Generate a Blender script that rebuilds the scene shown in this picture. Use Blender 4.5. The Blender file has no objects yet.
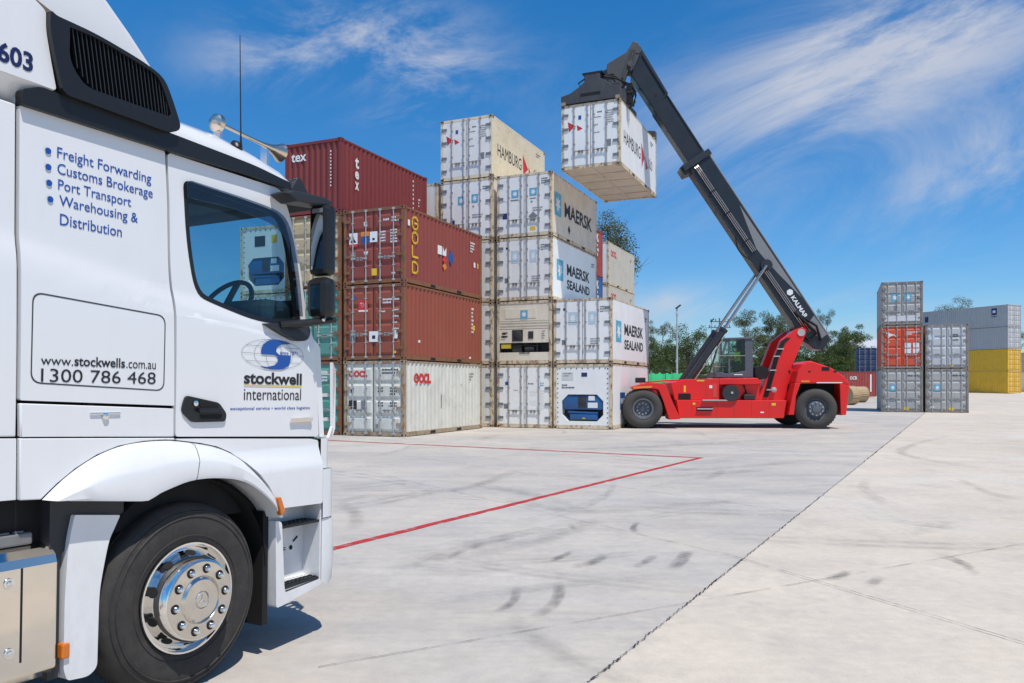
import bpy, bmesh, math, random
from mathutils import Vector, Matrix
from mathutils.geometry import tessellate_polygon
R = math.radians
S = bpy.context.scene
COL = S.collection
random.seed(7)

# ------------------------------------------------------------------ camera
cam = bpy.data.cameras.new('camera'); camo = bpy.data.objects.new('camera', cam); COL.objects.link(camo)
camo.location = (0, 0, 1.75); camo.rotation_euler = (R(90), 0, 0)
cam.sensor_width = 36; cam.lens = 36 * 800 / 1024
cam.shift_y = (385 - 341.5) / 1024
cam.clip_start = 0.05; cam.clip_end = 6000
S.camera = camo

# ------------------------------------------------------------------ world, sun, exposure
S.view_settings.view_transform = 'Standard'; S.view_settings.look = 'None'
S.view_settings.gamma = 1; S.view_settings.use_curve_mapping = False
S.view_settings.exposure = 0.0
SUN_EL = R(65); SUN_H = Vector((0.548, -0.836))
sun = bpy.data.lights.new('sun', 'SUN'); suno = bpy.data.objects.new('sun', sun); COL.objects.link(suno)
sun.energy = 4.4; sun.angle = R(0.55); sun.color = (1.0, 0.945, 0.86)
sd = Vector((SUN_H.x * math.cos(SUN_EL), SUN_H.y * math.cos(SUN_EL), math.sin(SUN_EL)))
suno.rotation_euler = sd.to_track_quat('Z', 'Y').to_euler(); suno.location = sd * 60

W = bpy.data.worlds.new('World'); S.world = W; W.use_nodes = True
def world():
    nt = W.node_tree; N = nt.nodes; Lk = nt.links
    bg = N['Background']; bg.inputs['Strength'].default_value = 0.13
    sky = N.new('ShaderNodeTexSky'); sky.sky_type = 'NISHITA'; sky.sun_disc = False
    sky.sun_elevation = SUN_EL; sky.sun_rotation = math.atan2(-SUN_H.x, SUN_H.y)
    sky.altitude = 0; sky.air_density = 1.0; sky.dust_density = 0.3; sky.ozone_density = 3.0
    hsv = N.new('ShaderNodeHueSaturation'); hsv.inputs['Saturation'].default_value = 1.22; hsv.inputs['Value'].default_value = 1.0
    Lk.new(sky.outputs[0], hsv.inputs['Color'])
    tc = N.new('ShaderNodeTexCoord'); sx = N.new('ShaderNodeSeparateXYZ'); Lk.new(tc.outputs['Generated'], sx.inputs[0])
    def m(op, a, b=None, clamp=False):
        n = N.new('ShaderNodeMath'); n.operation = op; n.use_clamp = clamp
        for i, v in enumerate((a, b)):
            if v is None: continue
            if isinstance(v, (int, float)): n.inputs[i].default_value = v
            else: Lk.new(v, n.inputs[i])
        return n.outputs[0]
    az = m('ARCTAN2', sx.outputs[0], sx.outputs[1])          # azimuth from +Y, to the right
    el = m('ARCSINE', sx.outputs[2])
    cv = N.new('ShaderNodeCombineXYZ'); Lk.new(az, cv.inputs[0]); Lk.new(el, cv.inputs[1])
    def streak(rot, scale, sx_, sy_, detail, rough, dist, seed):
        mp = N.new('ShaderNodeMapping'); mp.vector_type = 'TEXTURE'
        mp.inputs['Rotation'].default_value = (0, 0, rot); mp.inputs['Scale'].default_value = (sx_, sy_, 1)
        mp.inputs['Location'].default_value = (seed, seed * .7, seed)
        Lk.new(cv.outputs[0], mp.inputs[0])
        n = N.new('ShaderNodeTexNoise'); n.inputs['Scale'].default_value = scale; n.inputs['Detail'].default_value = detail
        n.inputs['Roughness'].default_value = rough; n.inputs['Distortion'].default_value = dist
        Lk.new(mp.outputs[0], n.inputs['Vector']); return n.outputs[0]
    def blob(a0, e0, rot, ra, re):
        c, s = math.cos(rot), math.sin(rot)
        da = m('SUBTRACT', az, a0); de = m('SUBTRACT', el, e0)
        x = m('DIVIDE', m('ADD', m('MULTIPLY', da, c), m('MULTIPLY', de, s)), ra)
        y = m('DIVIDE', m('SUBTRACT', m('MULTIPLY', de, c), m('MULTIPLY', da, s)), re)
        r2 = m('ADD', m('MULTIPLY', x, x), m('MULTIPLY', y, y))
        return m('EXPONENT', m('MULTIPLY', r2, -1.0))
    def mr(v, a, b):
        n = N.new('ShaderNodeMapRange'); n.interpolation_type = 'SMOOTHSTEP'
        n.inputs['From Min'].default_value = a; n.inputs['From Max'].default_value = b; Lk.new(v, n.inputs[0]); return n.outputs[0]
    s1 = mr(streak(R(20), 5.2, 2.3, 0.8, 13, .66, .7, 3.1), .36, .72)
    s2 = mr(streak(R(12), 9.0, 1.7, 0.75, 13, .68, .45, 2.7), .39, .74)
    s3 = mr(streak(R(14), 7.0, 3.0, 0.6, 7, .6, .4, 5.3), .38, .75)
    acc = None
    for nz, bl, k in ((s1, blob(.40, .335, R(17), .24, .085), .95), (s1, blob(.56, .235, R(20), .17, .055), 1.0), (s1, blob(.50, .40, R(10), .25, .05), .6),
                      (s2, blob(-.145, .405, R(-12), .14, .05), .82), (s2, blob(-.29, .375, R(8), .085, .034), .72), (s2, blob(-.10, .355, R(-20), .07, .034), .62), (s2, blob(-.12, .322, R(5), .06, .014), .6),
                      (s3, blob(.22, .10, 0, .20, .022), .62), (s2, blob(.185, .105, 0, .03, .014), .8), (s3, blob(.30, .06, 0, .8, .035), .42),
                      (s1, blob(2.6, .5, 0, .9, .3), .7), (s1, blob(-2.0, .5, .3, .8, .25), .6), (s1, blob(1.5, .5, .2, .5, .25), .6)):
        t = m('MULTIPLY', m('MULTIPLY', nz, bl), k); acc = t if acc is None else m('ADD', acc, t)
    acc = m('MULTIPLY', m('MINIMUM', acc, 0.9), .92)
    tn = N.new('ShaderNodeMix'); tn.data_type = 'RGBA'; tn.blend_type = 'MULTIPLY'; tn.inputs['Factor'].default_value = 1
    gr = N.new('ShaderNodeValToRGB'); gr.color_ramp.elements[0].color = (.58, .73, .92, 1); gr.color_ramp.elements[1].color = (.30, .88, 1.10, 1); gr.color_ramp.elements[1].position = .45; Lk.new(el, gr.inputs[0])
    Lk.new(hsv.outputs[0], tn.inputs['A']); Lk.new(gr.outputs[0], tn.inputs['B'])
    mx = N.new('ShaderNodeMix'); mx.data_type = 'RGBA'
    Lk.new(acc, mx.inputs['Factor']); Lk.new(tn.outputs['Result'], mx.inputs['A']); mx.inputs['B'].default_value = (4.7, 4.9, 5.5, 1)
    Lk.new(mx.outputs['Result'], bg.inputs['Color'])
world()

# ------------------------------------------------------------------ materials
MATS = {}
def newmat(name):
    m = bpy.data.materials.new(name); m.use_nodes = True; nt = m.node_tree
    return m, nt, nt.nodes['Principled BSDF']
def noise(nt, vec, scale, detail=4, rough=.55, mapscale=None, loc=None):
    if mapscale or loc:
        mp = nt.nodes.new('ShaderNodeMapping'); nt.links.new(vec, mp.inputs[0]); vec = mp.outputs[0]
        if mapscale: mp.inputs['Scale'].default_value = mapscale
        if loc: mp.inputs['Location'].default_value = loc
    n = nt.nodes.new('ShaderNodeTexNoise'); n.inputs['Scale'].default_value = scale; n.inputs['Detail'].default_value = detail
    n.inputs['Roughness'].default_value = rough; nt.links.new(vec, n.inputs['Vector']); return n.outputs['Fac']
def ramp(nt, v, a, b, ca=(0, 0, 0, 1), cb=(1, 1, 1, 1)):
    r = nt.nodes.new('ShaderNodeValToRGB'); e = r.color_ramp.elements
    e[0].position = a; e[1].position = b; e[0].color = ca; e[1].color = cb; nt.links.new(v, r.inputs[0]); return r.outputs[0]
def mixc(nt, f, a, b, mode='MIX'):
    n = nt.nodes.new('ShaderNodeMix'); n.data_type = 'RGBA'; n.blend_type = mode
    for sock, v in ((n.inputs['Factor'], f), (n.inputs['A'], a), (n.inputs['B'], b)):
        if isinstance(v, bpy.types.NodeSocket): nt.links.new(v, sock)
        elif isinstance(v, (int, float)): sock.default_value = v
        else: sock.default_value = (*v[:3], 1)
    return n.outputs['Result']
def math_(nt, op, a, b=None, clamp=False):
    n = nt.nodes.new('ShaderNodeMath'); n.operation = op; n.use_clamp = clamp
    for i, v in enumerate((a, b)):
        if v is None: continue
        if isinstance(v, (int, float)): n.inputs[i].default_value = v
        else: nt.links.new(v, n.inputs[i])
    return n.outputs[0]
def bump(nt, p, h, strength, dist=.01):
    b = nt.nodes.new('ShaderNodeBump'); b.inputs['Strength'].default_value = strength; b.inputs['Distance'].default_value = dist
    nt.links.new(h, b.inputs['Height']); nt.links.new(b.outputs[0], p.inputs['Normal'])

def plain(name, col, rough=.5, metal=0., coat=0., var=.06, scale=6., spec=.5):
    """flat paint / plastic / rubber with a little uneven tone"""
    if name in MATS: return MATS[name]
    m, nt, p = newmat(name); tc = nt.nodes.new('ShaderNodeTexCoord')
    n = noise(nt, tc.outputs['Object'], scale, 5)
    c = mixc(nt, n, [x * (1 - var) for x in col], [min(1, x * (1 + var)) for x in col])
    nt.links.new(c, p.inputs['Base Color']); p.inputs['Roughness'].default_value = rough
    p.inputs['Metallic'].default_value = metal; p.inputs['Coat Weight'].default_value = coat; p.inputs['Specular IOR Level'].default_value = spec
    p.inputs['Coat Roughness'].default_value = .04
    rr = nt.nodes.new('ShaderNodeMapRange'); rr.inputs['To Min'].default_value = rough * .85; rr.inputs['To Max'].default_value = min(1, rough * 1.2)
    nt.links.new(n, rr.inputs[0]); nt.links.new(rr.outputs[0], p.inputs['Roughness'])
    MATS[name] = m; return m

def worn(name, col, dirt=.35, rust=.15, rough=.55, dirtcol=(.30, .26, .20), rustcol=(.17, .065, .025), warm=None):
    """weathered container paint: vertical run-off streaks, blotches and rust patches"""
    if name in MATS: return MATS[name]
    m, nt, p = newmat(name); tc = nt.nodes.new('ShaderNodeTexCoord'); oi = nt.nodes.new('ShaderNodeObjectInfo')
    add = nt.nodes.new('ShaderNodeVectorMath'); add.operation = 'MULTIPLY_ADD'
    cb = nt.nodes.new('ShaderNodeCombineXYZ'); nt.links.new(oi.outputs['Random'], cb.inputs[0]); nt.links.new(oi.outputs['Random'], cb.inputs[1])
    nt.links.new(cb.outputs[0], add.inputs[0]); add.inputs[1].default_value = (37, 53, 0); nt.links.new(tc.outputs['Object'], add.inputs[2])
    v = add.outputs[0]
    st = ramp(nt, noise(nt, v, 1.0, 6, .65, (9, 9, .7)), .46, .74)
    bl = ramp(nt, noise(nt, v, 1.6, 6, .6), .42, .72)
    fade = noise(nt, v, .9, 3, .5)
    c = mixc(nt, fade, [x * .9 for x in col], [min(1, x * 1.08) for x in col])
    d = math_(nt, 'MULTIPLY', math_(nt, 'MAXIMUM', st, bl), dirt)
    c = mixc(nt, d, c, dirtcol)
    r1 = ramp(nt, noise(nt, v, 5.5, 8, .7, (1.2, 1.2, .8)), .70 - rust * .55, .74 - rust * .45)
    rc = mixc(nt, noise(nt, v, 30, 3), rustcol, [x * 1.9 for x in rustcol])
    c = mixc(nt, math_(nt, 'MULTIPLY', r1, min(1, .45 + rust)), c, rc)
    nt.links.new(c, p.inputs['Base Color']); p.inputs['Roughness'].default_value = rough
    bump(nt, p, noise(nt, v, 3.0, 4, .6), .25, .012)
    MATS[name] = m; return m

def metal(name, col, rough, dirt=.1, scale=5):
    if name in MATS: return MATS[name]
    m, nt, p = newmat(name); tc = nt.nodes.new('ShaderNodeTexCoord')
    n = ramp(nt, noise(nt, tc.outputs['Object'], scale, 6, .65), .35, .75)
    nt.links.new(mixc(nt, math_(nt, 'MULTIPLY', n, dirt), col, (.20, .17, .13)), p.inputs['Base Color'])
    p.inputs['Metallic'].default_value = 1; p.inputs['Roughness'].default_value = rough
    rr = nt.nodes.new('ShaderNodeMapRange'); rr.inputs['To Min'].default_value = rough * .7; rr.inputs['To Max'].default_value = rough * 1.8
    nt.links.new(n, rr.inputs[0]); nt.links.new(rr.outputs[0], p.inputs['Roughness'])
    MATS[name] = m; return m

def glass(name, tint, refl=1.0):
    if name in MATS: return MATS[name]
    m = bpy.data.materials.new(name); m.use_nodes = True; nt = m.node_tree; nt.nodes.clear()
    o = nt.nodes.new('ShaderNodeOutputMaterial'); t = nt.nodes.new('ShaderNodeBsdfTransparent'); g = nt.nodes.new('ShaderNodeBsdfGlossy')
    t.inputs[0].default_value = (*tint, 1); g.inputs['Roughness'].default_value = .02; g.inputs[0].default_value = (.95, .97, 1, 1)
    lw = nt.nodes.new('ShaderNodeLayerWeight'); lw.inputs[0].default_value = .5
    f = math_(nt, 'MULTIPLY', math_(nt, 'ADD', math_(nt, 'MULTIPLY', math_(nt, 'POWER', lw.outputs['Facing'], 4.0), .8), .05), refl); mx = nt.nodes.new('ShaderNodeMixShader')
    nt.links.new(f, mx.inputs[0]); nt.links.new(t.outputs[0], mx.inputs[1]); nt.links.new(g.outputs[0], mx.inputs[2]); nt.links.new(mx.outputs[0], o.inputs[0])
    MATS[name] = m; return m

M_WHITE = plain('truck white paint', (.75, .755, .765), .14, 0, .6, .015, 1.5)
def road_film(m):
    nt = m.node_tree; p = nt.nodes['Principled BSDF']; l = p.inputs['Base Color'].links[0]; src = l.from_socket; tc = nt.nodes.new('ShaderNodeTexCoord'); sx = nt.nodes.new('ShaderNodeSeparateXYZ'); nt.links.new(tc.outputs['Object'], sx.inputs[0])
    low = nt.nodes.new('ShaderNodeMapRange'); low.inputs['From Min'].default_value = 1.3; low.inputs['From Max'].default_value = .3; nt.links.new(sx.outputs[2], low.inputs[0])
    sp = ramp(nt, noise(nt, tc.outputs['Object'], 6, 8, .75, (1, 1, .5)), .42, .75); f = math_(nt, 'MULTIPLY', math_(nt, 'MULTIPLY', sp, low.outputs[0]), .42)
    f2 = math_(nt, 'MULTIPLY', ramp(nt, noise(nt, tc.outputs['Object'], 2.2, 7, .7, (1.6, 1.6, .35)), .50, .80), .10)
    nt.links.new(mixc(nt, math_(nt, 'ADD', f, f2), src, (.40, .36, .31)), p.inputs['Base Color'])
    bump(nt, p, noise(nt, tc.outputs['Object'], 2.0, 2, .5), .06, .02)
road_film(M_WHITE)
M_BLACKP = plain('black moulded plastic', (.010, .0105, .012), .40, 0, 0, .1, 30)
M_GREYP = plain('dark grey plastic', (.022, .024, .028), .5, 0, 0, .1, 20)
M_BLK = plain('matt black', (.006, .006, .007), .8)
M_RUBBER = plain('tyre rubber', (.030, .0275, .026), .75, 0, 0, .25, 14)
def scuffed(m):
    nt = m.node_tree; p = nt.nodes['Principled BSDF']; src = p.inputs['Base Color'].links[0].from_socket; tc = nt.nodes.new('ShaderNodeTexCoord')
    f = math_(nt, 'MULTIPLY', ramp(nt, noise(nt, tc.outputs['Object'], 7, 9, .75), .45, .75), .5); f2 = math_(nt, 'MULTIPLY', ramp(nt, noise(nt, tc.outputs['Object'], 38, 5, .7), .55, .72), .35)
    nt.links.new(mixc(nt, math_(nt, 'MAXIMUM', f, f2), src, (.085, .072, .060)), p.inputs['Base Color']); bump(nt, p, noise(nt, tc.outputs['Object'], 60, 4, .6), .15, .004)
scuffed(M_RUBBER)
M_DUSTRUB = plain('dusty tyre rubber', (.055, .05, .046), .8, 0, 0, .3, 5)
M_CHROME = metal('polished metal', (.86, .85, .83), .07, .10)
M_HUB = metal('dull brushed alloy', (.74, .70, .63), .20, .22, 9); M_HORN = metal('warm chromed brass', (.80, .66, .52), .20, .15); M_STEEL = metal('stainless sheet', (.82, .77, .69), .09, .10, 3)
M_NAVY = plain('navy lettering', (.012, .02, .085), .35)
M_BLUE = plain('blue lettering', (.008, .075, .34), .35)
M_INK = plain('black lettering', (.014, .014, .018), .35)
M_AMBER = plain('amber lens', (.62, .16, .01), .15, 0, .5)
M_GAPSHADE = plain('painted brown shade', (.17, .13, .10), .8); M_SEAM = plain('panel gap', (.05, .055, .065), .8)  # the brown stands in for shade in the fairing gap

# ------------------------------------------------------------------ mesh helpers
class MB:
    def __init__(self): self.v = []; self.f = []; self.mi = []; self.sm = []
    def add(self, vs, fs, mi=0, smooth=False, M=None):
        o = len(self.v)
        self.v += [tuple(M @ Vector(p)) if M else tuple(p) for p in vs]
        for f in fs: self.f.append(tuple(i + o for i in f)); self.mi.append(mi); self.sm.append(smooth)
    def box(self, x0, x1, y0, y1, z0, z1, mi=0, M=None, c=0.):
        if c <= 0:
            v = [(x, y, z) for z in (z0, z1) for y in (y0, y1) for x in (x0, x1)]
            self.add(v, [(0, 2, 3, 1), (4, 5, 7, 6), (0, 1, 5, 4), (2, 6, 7, 3), (0, 4, 6, 2), (1, 3, 7, 5)], mi, False, M)
        else:
            bm = bmesh.new(); bmesh.ops.create_cube(bm, size=1)
            for w in bm.verts: w.co = Vector(((x0 + x1) / 2 + w.co.x * (x1 - x0), (y0 + y1) / 2 + w.co.y * (y1 - y0), (z0 + z1) / 2 + w.co.z * (z1 - z0)))
            bmesh.ops.bevel(bm, geom=bm.edges[:], offset=c, segments=2, affect='EDGES', profile=.5)
            self.bm(bm, mi, M)
    def bm(self, bm, mi=0, M=None, smooth=False):
        bm.verts.index_update()
        self.add([w.co[:] for w in bm.verts], [[w.index for w in f.verts] for f in bm.faces], mi, smooth, M); bm.free()
    def prism(self, poly, a0, a1, axis='y', mi=0, M=None):
        n = len(poly); mk = {'y': lambda p, a: (p[0], a, p[1]), 'x': lambda p, a: (a, p[0], p[1]), 'z': lambda p, a: (p[0], p[1], a)}[axis]
        v = [mk(p, a0) for p in poly] + [mk(p, a1) for p in poly]
        f = [tuple(range(n)), tuple(range(2 * n - 1, n - 1, -1))] + [(i, i + n, (i + 1) % n + n, (i + 1) % n) for i in range(n)]
        self.add(v, f, mi, False, M)
    def tube(self, pts, r, n=8, mi=0, M=None, caps=True, smooth=True):
        pts = [Vector(p) for p in pts]; rs = r if isinstance(r, (list, tuple)) else [r] * len(pts)
        rings = []; ref = None
        for i, p in enumerate(pts):
            t = ((pts[min(i + 1, len(pts) - 1)] - pts[max(i - 1, 0)])).normalized()
            if ref is None: ref = Vector((0, 0, 1)) if abs(t.z) < .9 else Vector((1, 0, 0))
            a = t.cross(ref).normalized(); b = t.cross(a).normalized(); ref = -b if False else ref
            rings.append([p + (a * math.cos(2 * math.pi * k / n) + b * math.sin(2 * math.pi * k / n)) * rs[i] for k in range(n)])
        v = [q for ring in rings for q in ring]; f = []
        for i in range(len(pts) - 1):
            for k in range(n): f.append((i * n + k, i * n + (k + 1) % n, (i + 1) * n + (k + 1) % n, (i + 1) * n + k))
        self.add(v, f, mi, smooth, M)
        if caps:
            o = [tuple(range(n - 1, -1, -1)), tuple(range((len(pts) - 1) * n, len(pts) * n))]
            self.add(v, o, mi, False, M)
    def lathe(self, prof, n=48, mi=0, M=None, smooth=True, a0=0., a1=2 * math.pi):
        """prof: (radius, y) pairs turned about the local Y axis; x-z plane is the wheel plane"""
        full = abs(a1 - a0 - 2 * math.pi) < 1e-6; k_ = n if full else n + 1
        v = []; f = []
        for k in range(k_):
            a = a0 + (a1 - a0) * k / n
            v += [(r * math.cos(a), y, r * math.sin(a)) for r, y in prof]
        m = len(prof)
        for k in range(n):
            q = (k + 1) % k_
            for i in range(m - 1): f.append((k * m + i, k * m + i + 1, q * m + i + 1, q * m + i))
        self.add(v, f, mi, smooth, M)
    def build(self, name, mats, parent=None, bevel=0., seg=2, angle=35, fix=True):
        me = bpy.data.meshes.new(name); me.from_pydata(self.v, [], self.f)
        if not isinstance(mats, (list, tuple)): mats = [mats]
        for m in mats: me.materials.append(m)
        me.polygons.foreach_set('material_index', self.mi); me.polygons.foreach_set('use_smooth', self.sm)
        if fix:
            b = bmesh.new(); b.from_mesh(me); bmesh.ops.recalc_face_normals(b, faces=b.faces[:]); b.to_mesh(me); b.free()
        if any(self.sm): me.set_sharp_from_angle(angle=R(angle))
        o = bpy.data.objects.new(name, me); COL.objects.link(o)
        if parent: o.parent = parent
        if bevel > 0:
            md = o.modifiers.new('bevel', 'BEVEL'); md.width = bevel; md.segments = seg; md.limit_method = 'ANGLE'; md.angle_limit = R(40); md.harden_normals = False
        return o

def empty(name, loc=(0, 0, 0), rz=0., rot=None):
    o = bpy.data.objects.new(name, None); COL.objects.link(o); o.location = loc; o.rotation_euler = rot or (0, 0, rz); o.empty_display_size = .2; return o
def tag(o, label, cat, group=None):
    o['label'] = label; o['category'] = cat
    if group: o['group'] = group
    return o
def struct(o): o['kind'] = 'structure'; return o
def inst(name, mesh, parent, mats=None, loc=(0, 0, 0)):
    o = bpy.data.objects.new(name, mesh); COL.objects.link(o); o.parent = parent; o.location = loc
    if mats:
        for i, m in enumerate(mats): o.material_slots[i].link = 'OBJECT'; o.material_slots[i].material = m
    return o

_txt = {}
def text_polys(s, bold=0.):
    """lettering as flat filled polygons (verts, faces), unit: the font's own"""
    k = (s, bold)
    if k not in _txt:
        cu = bpy.data.curves.new('lettering', 'FONT'); cu.body = s; cu.size = 1; cu.offset = bold; cu.resolution_u = 3; cu.fill_mode = 'BOTH'
        o = bpy.data.objects.new('lettering', cu); COL.objects.link(o)
        dg = bpy.context.evaluated_depsgraph_get(); me = bpy.data.meshes.new_from_object(o.evaluated_get(dg))
        v = [w.co.copy() for w in me.vertices]; f = [tuple(p.vertices) for p in me.polygons]
        bpy.data.objects.remove(o); bpy.data.curves.remove(cu); bpy.data.meshes.remove(me)
        _txt[k] = (v, f)
    return _txt[k]
def put_text(mb, s, M, x0, x1, z0, z1, bold=0., mi=0, keep=False):
    """fit the string in the rectangle x0..x1, z0..z1 of the plane given by M (x = reading direction, y = up)"""
    v, f = text_polys(s, bold)
    ax = min(p.x for p in v); bx = max(p.x for p in v); ay = min(p.y for p in v); by = max(p.y for p in v)
    sx = (x1 - x0) / (bx - ax); sy = (z1 - z0) / (by - ay)
    mb.add([(x0 + (p.x - ax) * sx, z0 + (p.y - ay) * sy, 0) for p in v], f, mi, False, M)
def rect(mb, M, x0, x1, z0, z1, mi=0, dz=0.): mb.add([(x0, z0, dz), (x1, z0, dz), (x1, z1, dz), (x0, z1, dz)], [(0, 1, 2, 3)], mi, False, M)
def polyf(mb, M, pts, mi=0, dz=0.): mb.add([(p[0], p[1], dz) for p in pts], [tuple(range(len(pts)))], mi, False, M)
def dashes(mb, M, x0, z0, rows, cw=.05, ch=.07, gap=.05, mi=0, rnd=None):
    """rows of tiny stencil marks too small to read"""
    rnd = rnd or random
    for r, n in enumerate(rows):
        z = z0 - r * (ch + gap); x = x0
        for k in range(n):
            w = cw * rnd.uniform(.82, 1.0)
            rect(mb, M, x, x + w * .8, z, z + ch * rnd.uniform(.75, 1), mi)
            x += cw

# ------------------------------------------------------------------ ground
def gz(y): 
    t = min(1, max(0, (y - 58) / 45)); return .85 * t * t * (3 - 2 * t)
def ground_mat():
    m, nt, p = newmat('concrete yard'); g = nt.nodes.new('ShaderNodeNewGeometry'); v = g.outputs['Position']
    sx = nt.nodes.new('ShaderNodeSeparateXYZ'); nt.links.new(v, sx.inputs[0])
    # which bay: left of the long joint is the greyer, more driven slab
    s = math_(nt, 'SUBTRACT', math_(nt, 'MULTIPLY', math_(nt, 'SUBTRACT', sx.outputs[0], .46), .873), math_(nt, 'MULTIPLY', math_(nt, 'SUBTRACT', sx.outputs[1], 4.7), .488))
    side = ramp(nt, math_(nt, 'ADD', math_(nt, 'MULTIPLY', s, 40), .5), .0, 1.)
    big = noise(nt, v, .16, 5, .6); mid = noise(nt, v, .7, 7, .62); fine = noise(nt, v, 9, 6, .65); grit = noise(nt, v, 70, 4, .7)
    left = mixc(nt, ramp(nt, big, .35, .68), (.43, .395, .355), (.58, .52, .44))
    left = mixc(nt, math_(nt, 'MULTIPLY', ramp(nt, mid, .42, .66), .62), left, (.40, .385, .37))
    right = mixc(nt, ramp(nt, big, .35, .68), (.58, .495, .40), (.66, .58, .475))
    right = mixc(nt, math_(nt, 'MULTIPLY', ramp(nt, mid, .44, .70), .6), right, (.47, .42, .36))
    c = mixc(nt, side, left, right)
    # pale cement patches near the truck
    pale = ramp(nt, noise(nt, v, .33, 4, .6, None, (5, 2, 0)), .52, .70)
    c = mixc(nt, math_(nt, 'MULTIPLY', pale, .5), c, (.60, .56, .51))
    # dark rubbed traffic sweeps (stretched across the driving direction)
    sw = ramp(nt, noise(nt, v, .5, 7, .7, (.35, 1.5, 1), (3, 9, 0)), .54, .76)
    c = mixc(nt, math_(nt, 'MULTIPLY', math_(nt, 'MULTIPLY', sw, .50), math_(nt, 'SUBTRACT', 1.25, side)), c, (.20, .20, .215))
    # cloudy wear, trowel swirls, specks and small spalls
    sw2 = ramp(nt, noise(nt, v, 1.7, 8, .74, (1.0, .7, 1), (13, 4, 0)), .50, .78)
    c = mixc(nt, math_(nt, 'MULTIPLY', sw2, .38), c, (.27, .255, .245))
    c = mixc(nt, ramp(nt, fine, .3, .75), mixc(nt, 1., c, (.90, .90, .90), 'MULTIPLY'), mixc(nt, 1., c, (1.06, 1.06, 1.06), 'MULTIPLY'))
    for sc_, st_, lo, hi, k_, cc, off in ((1.1, (.55, 1.8, 1), .50, .74, .36, (.27, .26, .255), (7, 1, 0)), (3.2, (.30, 1.8, 1), .52, .76, .34, (.30, .27, .245), (2, 6, 0)), (.42, (.8, 1.2, 1), .50, .66, .34, (.63, .55, .46), (19, 3, 0)), (.9, (.6, 1.6, 1), .56, .72, .22, (.46, .33, .24), (4, 15, 0))):
        c = mixc(nt, math_(nt, 'MULTIPLY', ramp(nt, noise(nt, v, sc_, 9, .70, st_, off), lo, hi), math_(nt, 'MULTIPLY', k_, math_(nt, 'SUBTRACT', 1.0, math_(nt, 'MULTIPLY', side, .62)))), c, cc)
    c = mixc(nt, math_(nt, 'MULTIPLY', ramp(nt, grit, .56, .70), .32), c, (.16, .15, .14))
    spall = ramp(nt, noise(nt, v, 2.6, 3, .5, None, (31, 8, 0)), .755, .77)
    c = mixc(nt, math_(nt, 'MULTIPLY', spall, .6), c, (.20, .17, .14))
    # worn bitumen-grey strip beyond the stacks
    nt.links.new(c, p.inputs['Base Color']); p.inputs['Roughness'].default_value = .82; p.inputs['Specular IOR Level'].default_value = .35
    bump(nt, p, math_(nt, 'ADD', fine, math_(nt, 'MULTIPLY', grit, .5)), .35, .006)
    return m
def build_ground():
    mb = MB(); ys = [-60, -10, 0, 20, 40, 58] + [58 + 45 * k / 12 for k in range(1, 13)] + [160, 400, 3000]; xs = [-3000, -200, -60, 0, 60, 200, 3000]
    v = [(x, y, gz(y)) for y in ys for x in xs]; n = len(xs)
    f = [(j * n + i, j * n + i + 1, (j + 1) * n + i + 1, (j + 1) * n + i) for j in range(len(ys) - 1) for i in range(n - 1)]
    mb.add(v, f); struct(mb.build('ground', ground_mat()))
build_ground()

def decal_mat(name, col, strength, scale, lo, hi, stretch=(1, 1, 1), edge=True):
    m = bpy.data.materials.new(name); m.use_nodes = True; nt = m.node_tree; p = nt.nodes['Principled BSDF']
    p.inputs['Base Color'].default_value = (*col, 1); p.inputs['Roughness'].default_value = .8
    g = nt.nodes.new('ShaderNodeNewGeometry'); n = ramp(nt, noise(nt, g.outputs['Position'], scale, 7, .7, stretch), lo, hi)
    a = math_(nt, 'MULTIPLY', n, strength)
    if edge:
        uv = nt.nodes.new('ShaderNodeUVMap'); s = nt.nodes.new('ShaderNodeSeparateXYZ'); nt.links.new(uv.outputs[0], s.inputs[0])
        e = math_(nt, 'MULTIPLY', math_(nt, 'MULTIPLY', s.outputs[0], math_(nt, 'SUBTRACT', 1, s.outputs[0])), 4)
        w = math_(nt, 'MULTIPLY', math_(nt, 'MULTIPLY', s.outputs[1], math_(nt, 'SUBTRACT', 1, s.outputs[1])), 4)
        a = math_(nt, 'MULTIPLY', a, math_(nt, 'MULTIPLY', math_(nt, 'POWER', e, .7), math_(nt, 'POWER', w, .8)))
    nt.links.new(a, p.inputs['Alpha']); return m
def strip(name, pts, width, mat, z=.004, jag=0., sub=1, ends=None):
    """flat ribbon on the ground following pts (x, y)"""
    P = [Vector((p[0], p[1], 0)) for p in pts]; Q = []
    for a, b in zip(P, P[1:]):
        for k in range(sub): Q.append(a.lerp(b, k / sub))
    Q.append(P[-1]); rnd = random.Random(len(Q) + int(width * 1000)); v = []; n = len(Q)
    for i, p in enumerate(Q):
        t = (Q[min(i + 1, n - 1)] - Q[max(i - 1, 0)]).normalized(); s = Vector((t.y, -t.x, 0)); off = s * rnd.uniform(-jag, jag) * .6
        for sgn in (-1, 1): q = p + off + s * sgn * (width / 2 + rnd.uniform(-jag, jag) * .5); v.append((q.x, q.y, gz(q.y) + z))
    me = bpy.data.meshes.new(name); me.from_pydata(v, [], [(2 * i, 2 * i + 1, 2 * i + 3, 2 * i + 2) for i in range(n - 1)]); me.materials.append(mat)
    uvl = me.uv_layers.new(name='UVMap')
    for lp in me.loops: i = lp.vertex_index; uvl.data[lp.index].uv = (i % 2, (i // 2) / (n - 1))
    o = bpy.data.objects.new(name, me); COL.objects.link(o); return struct(o)
M_LINE = decal_mat('worn red floor paint', (.50, .02, .025), 1., 6, .30, .52, edge=False)
M_LINE2 = decal_mat('faded red floor paint', (.50, .04, .04), .95, 4, .25, .5, edge=False)
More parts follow.
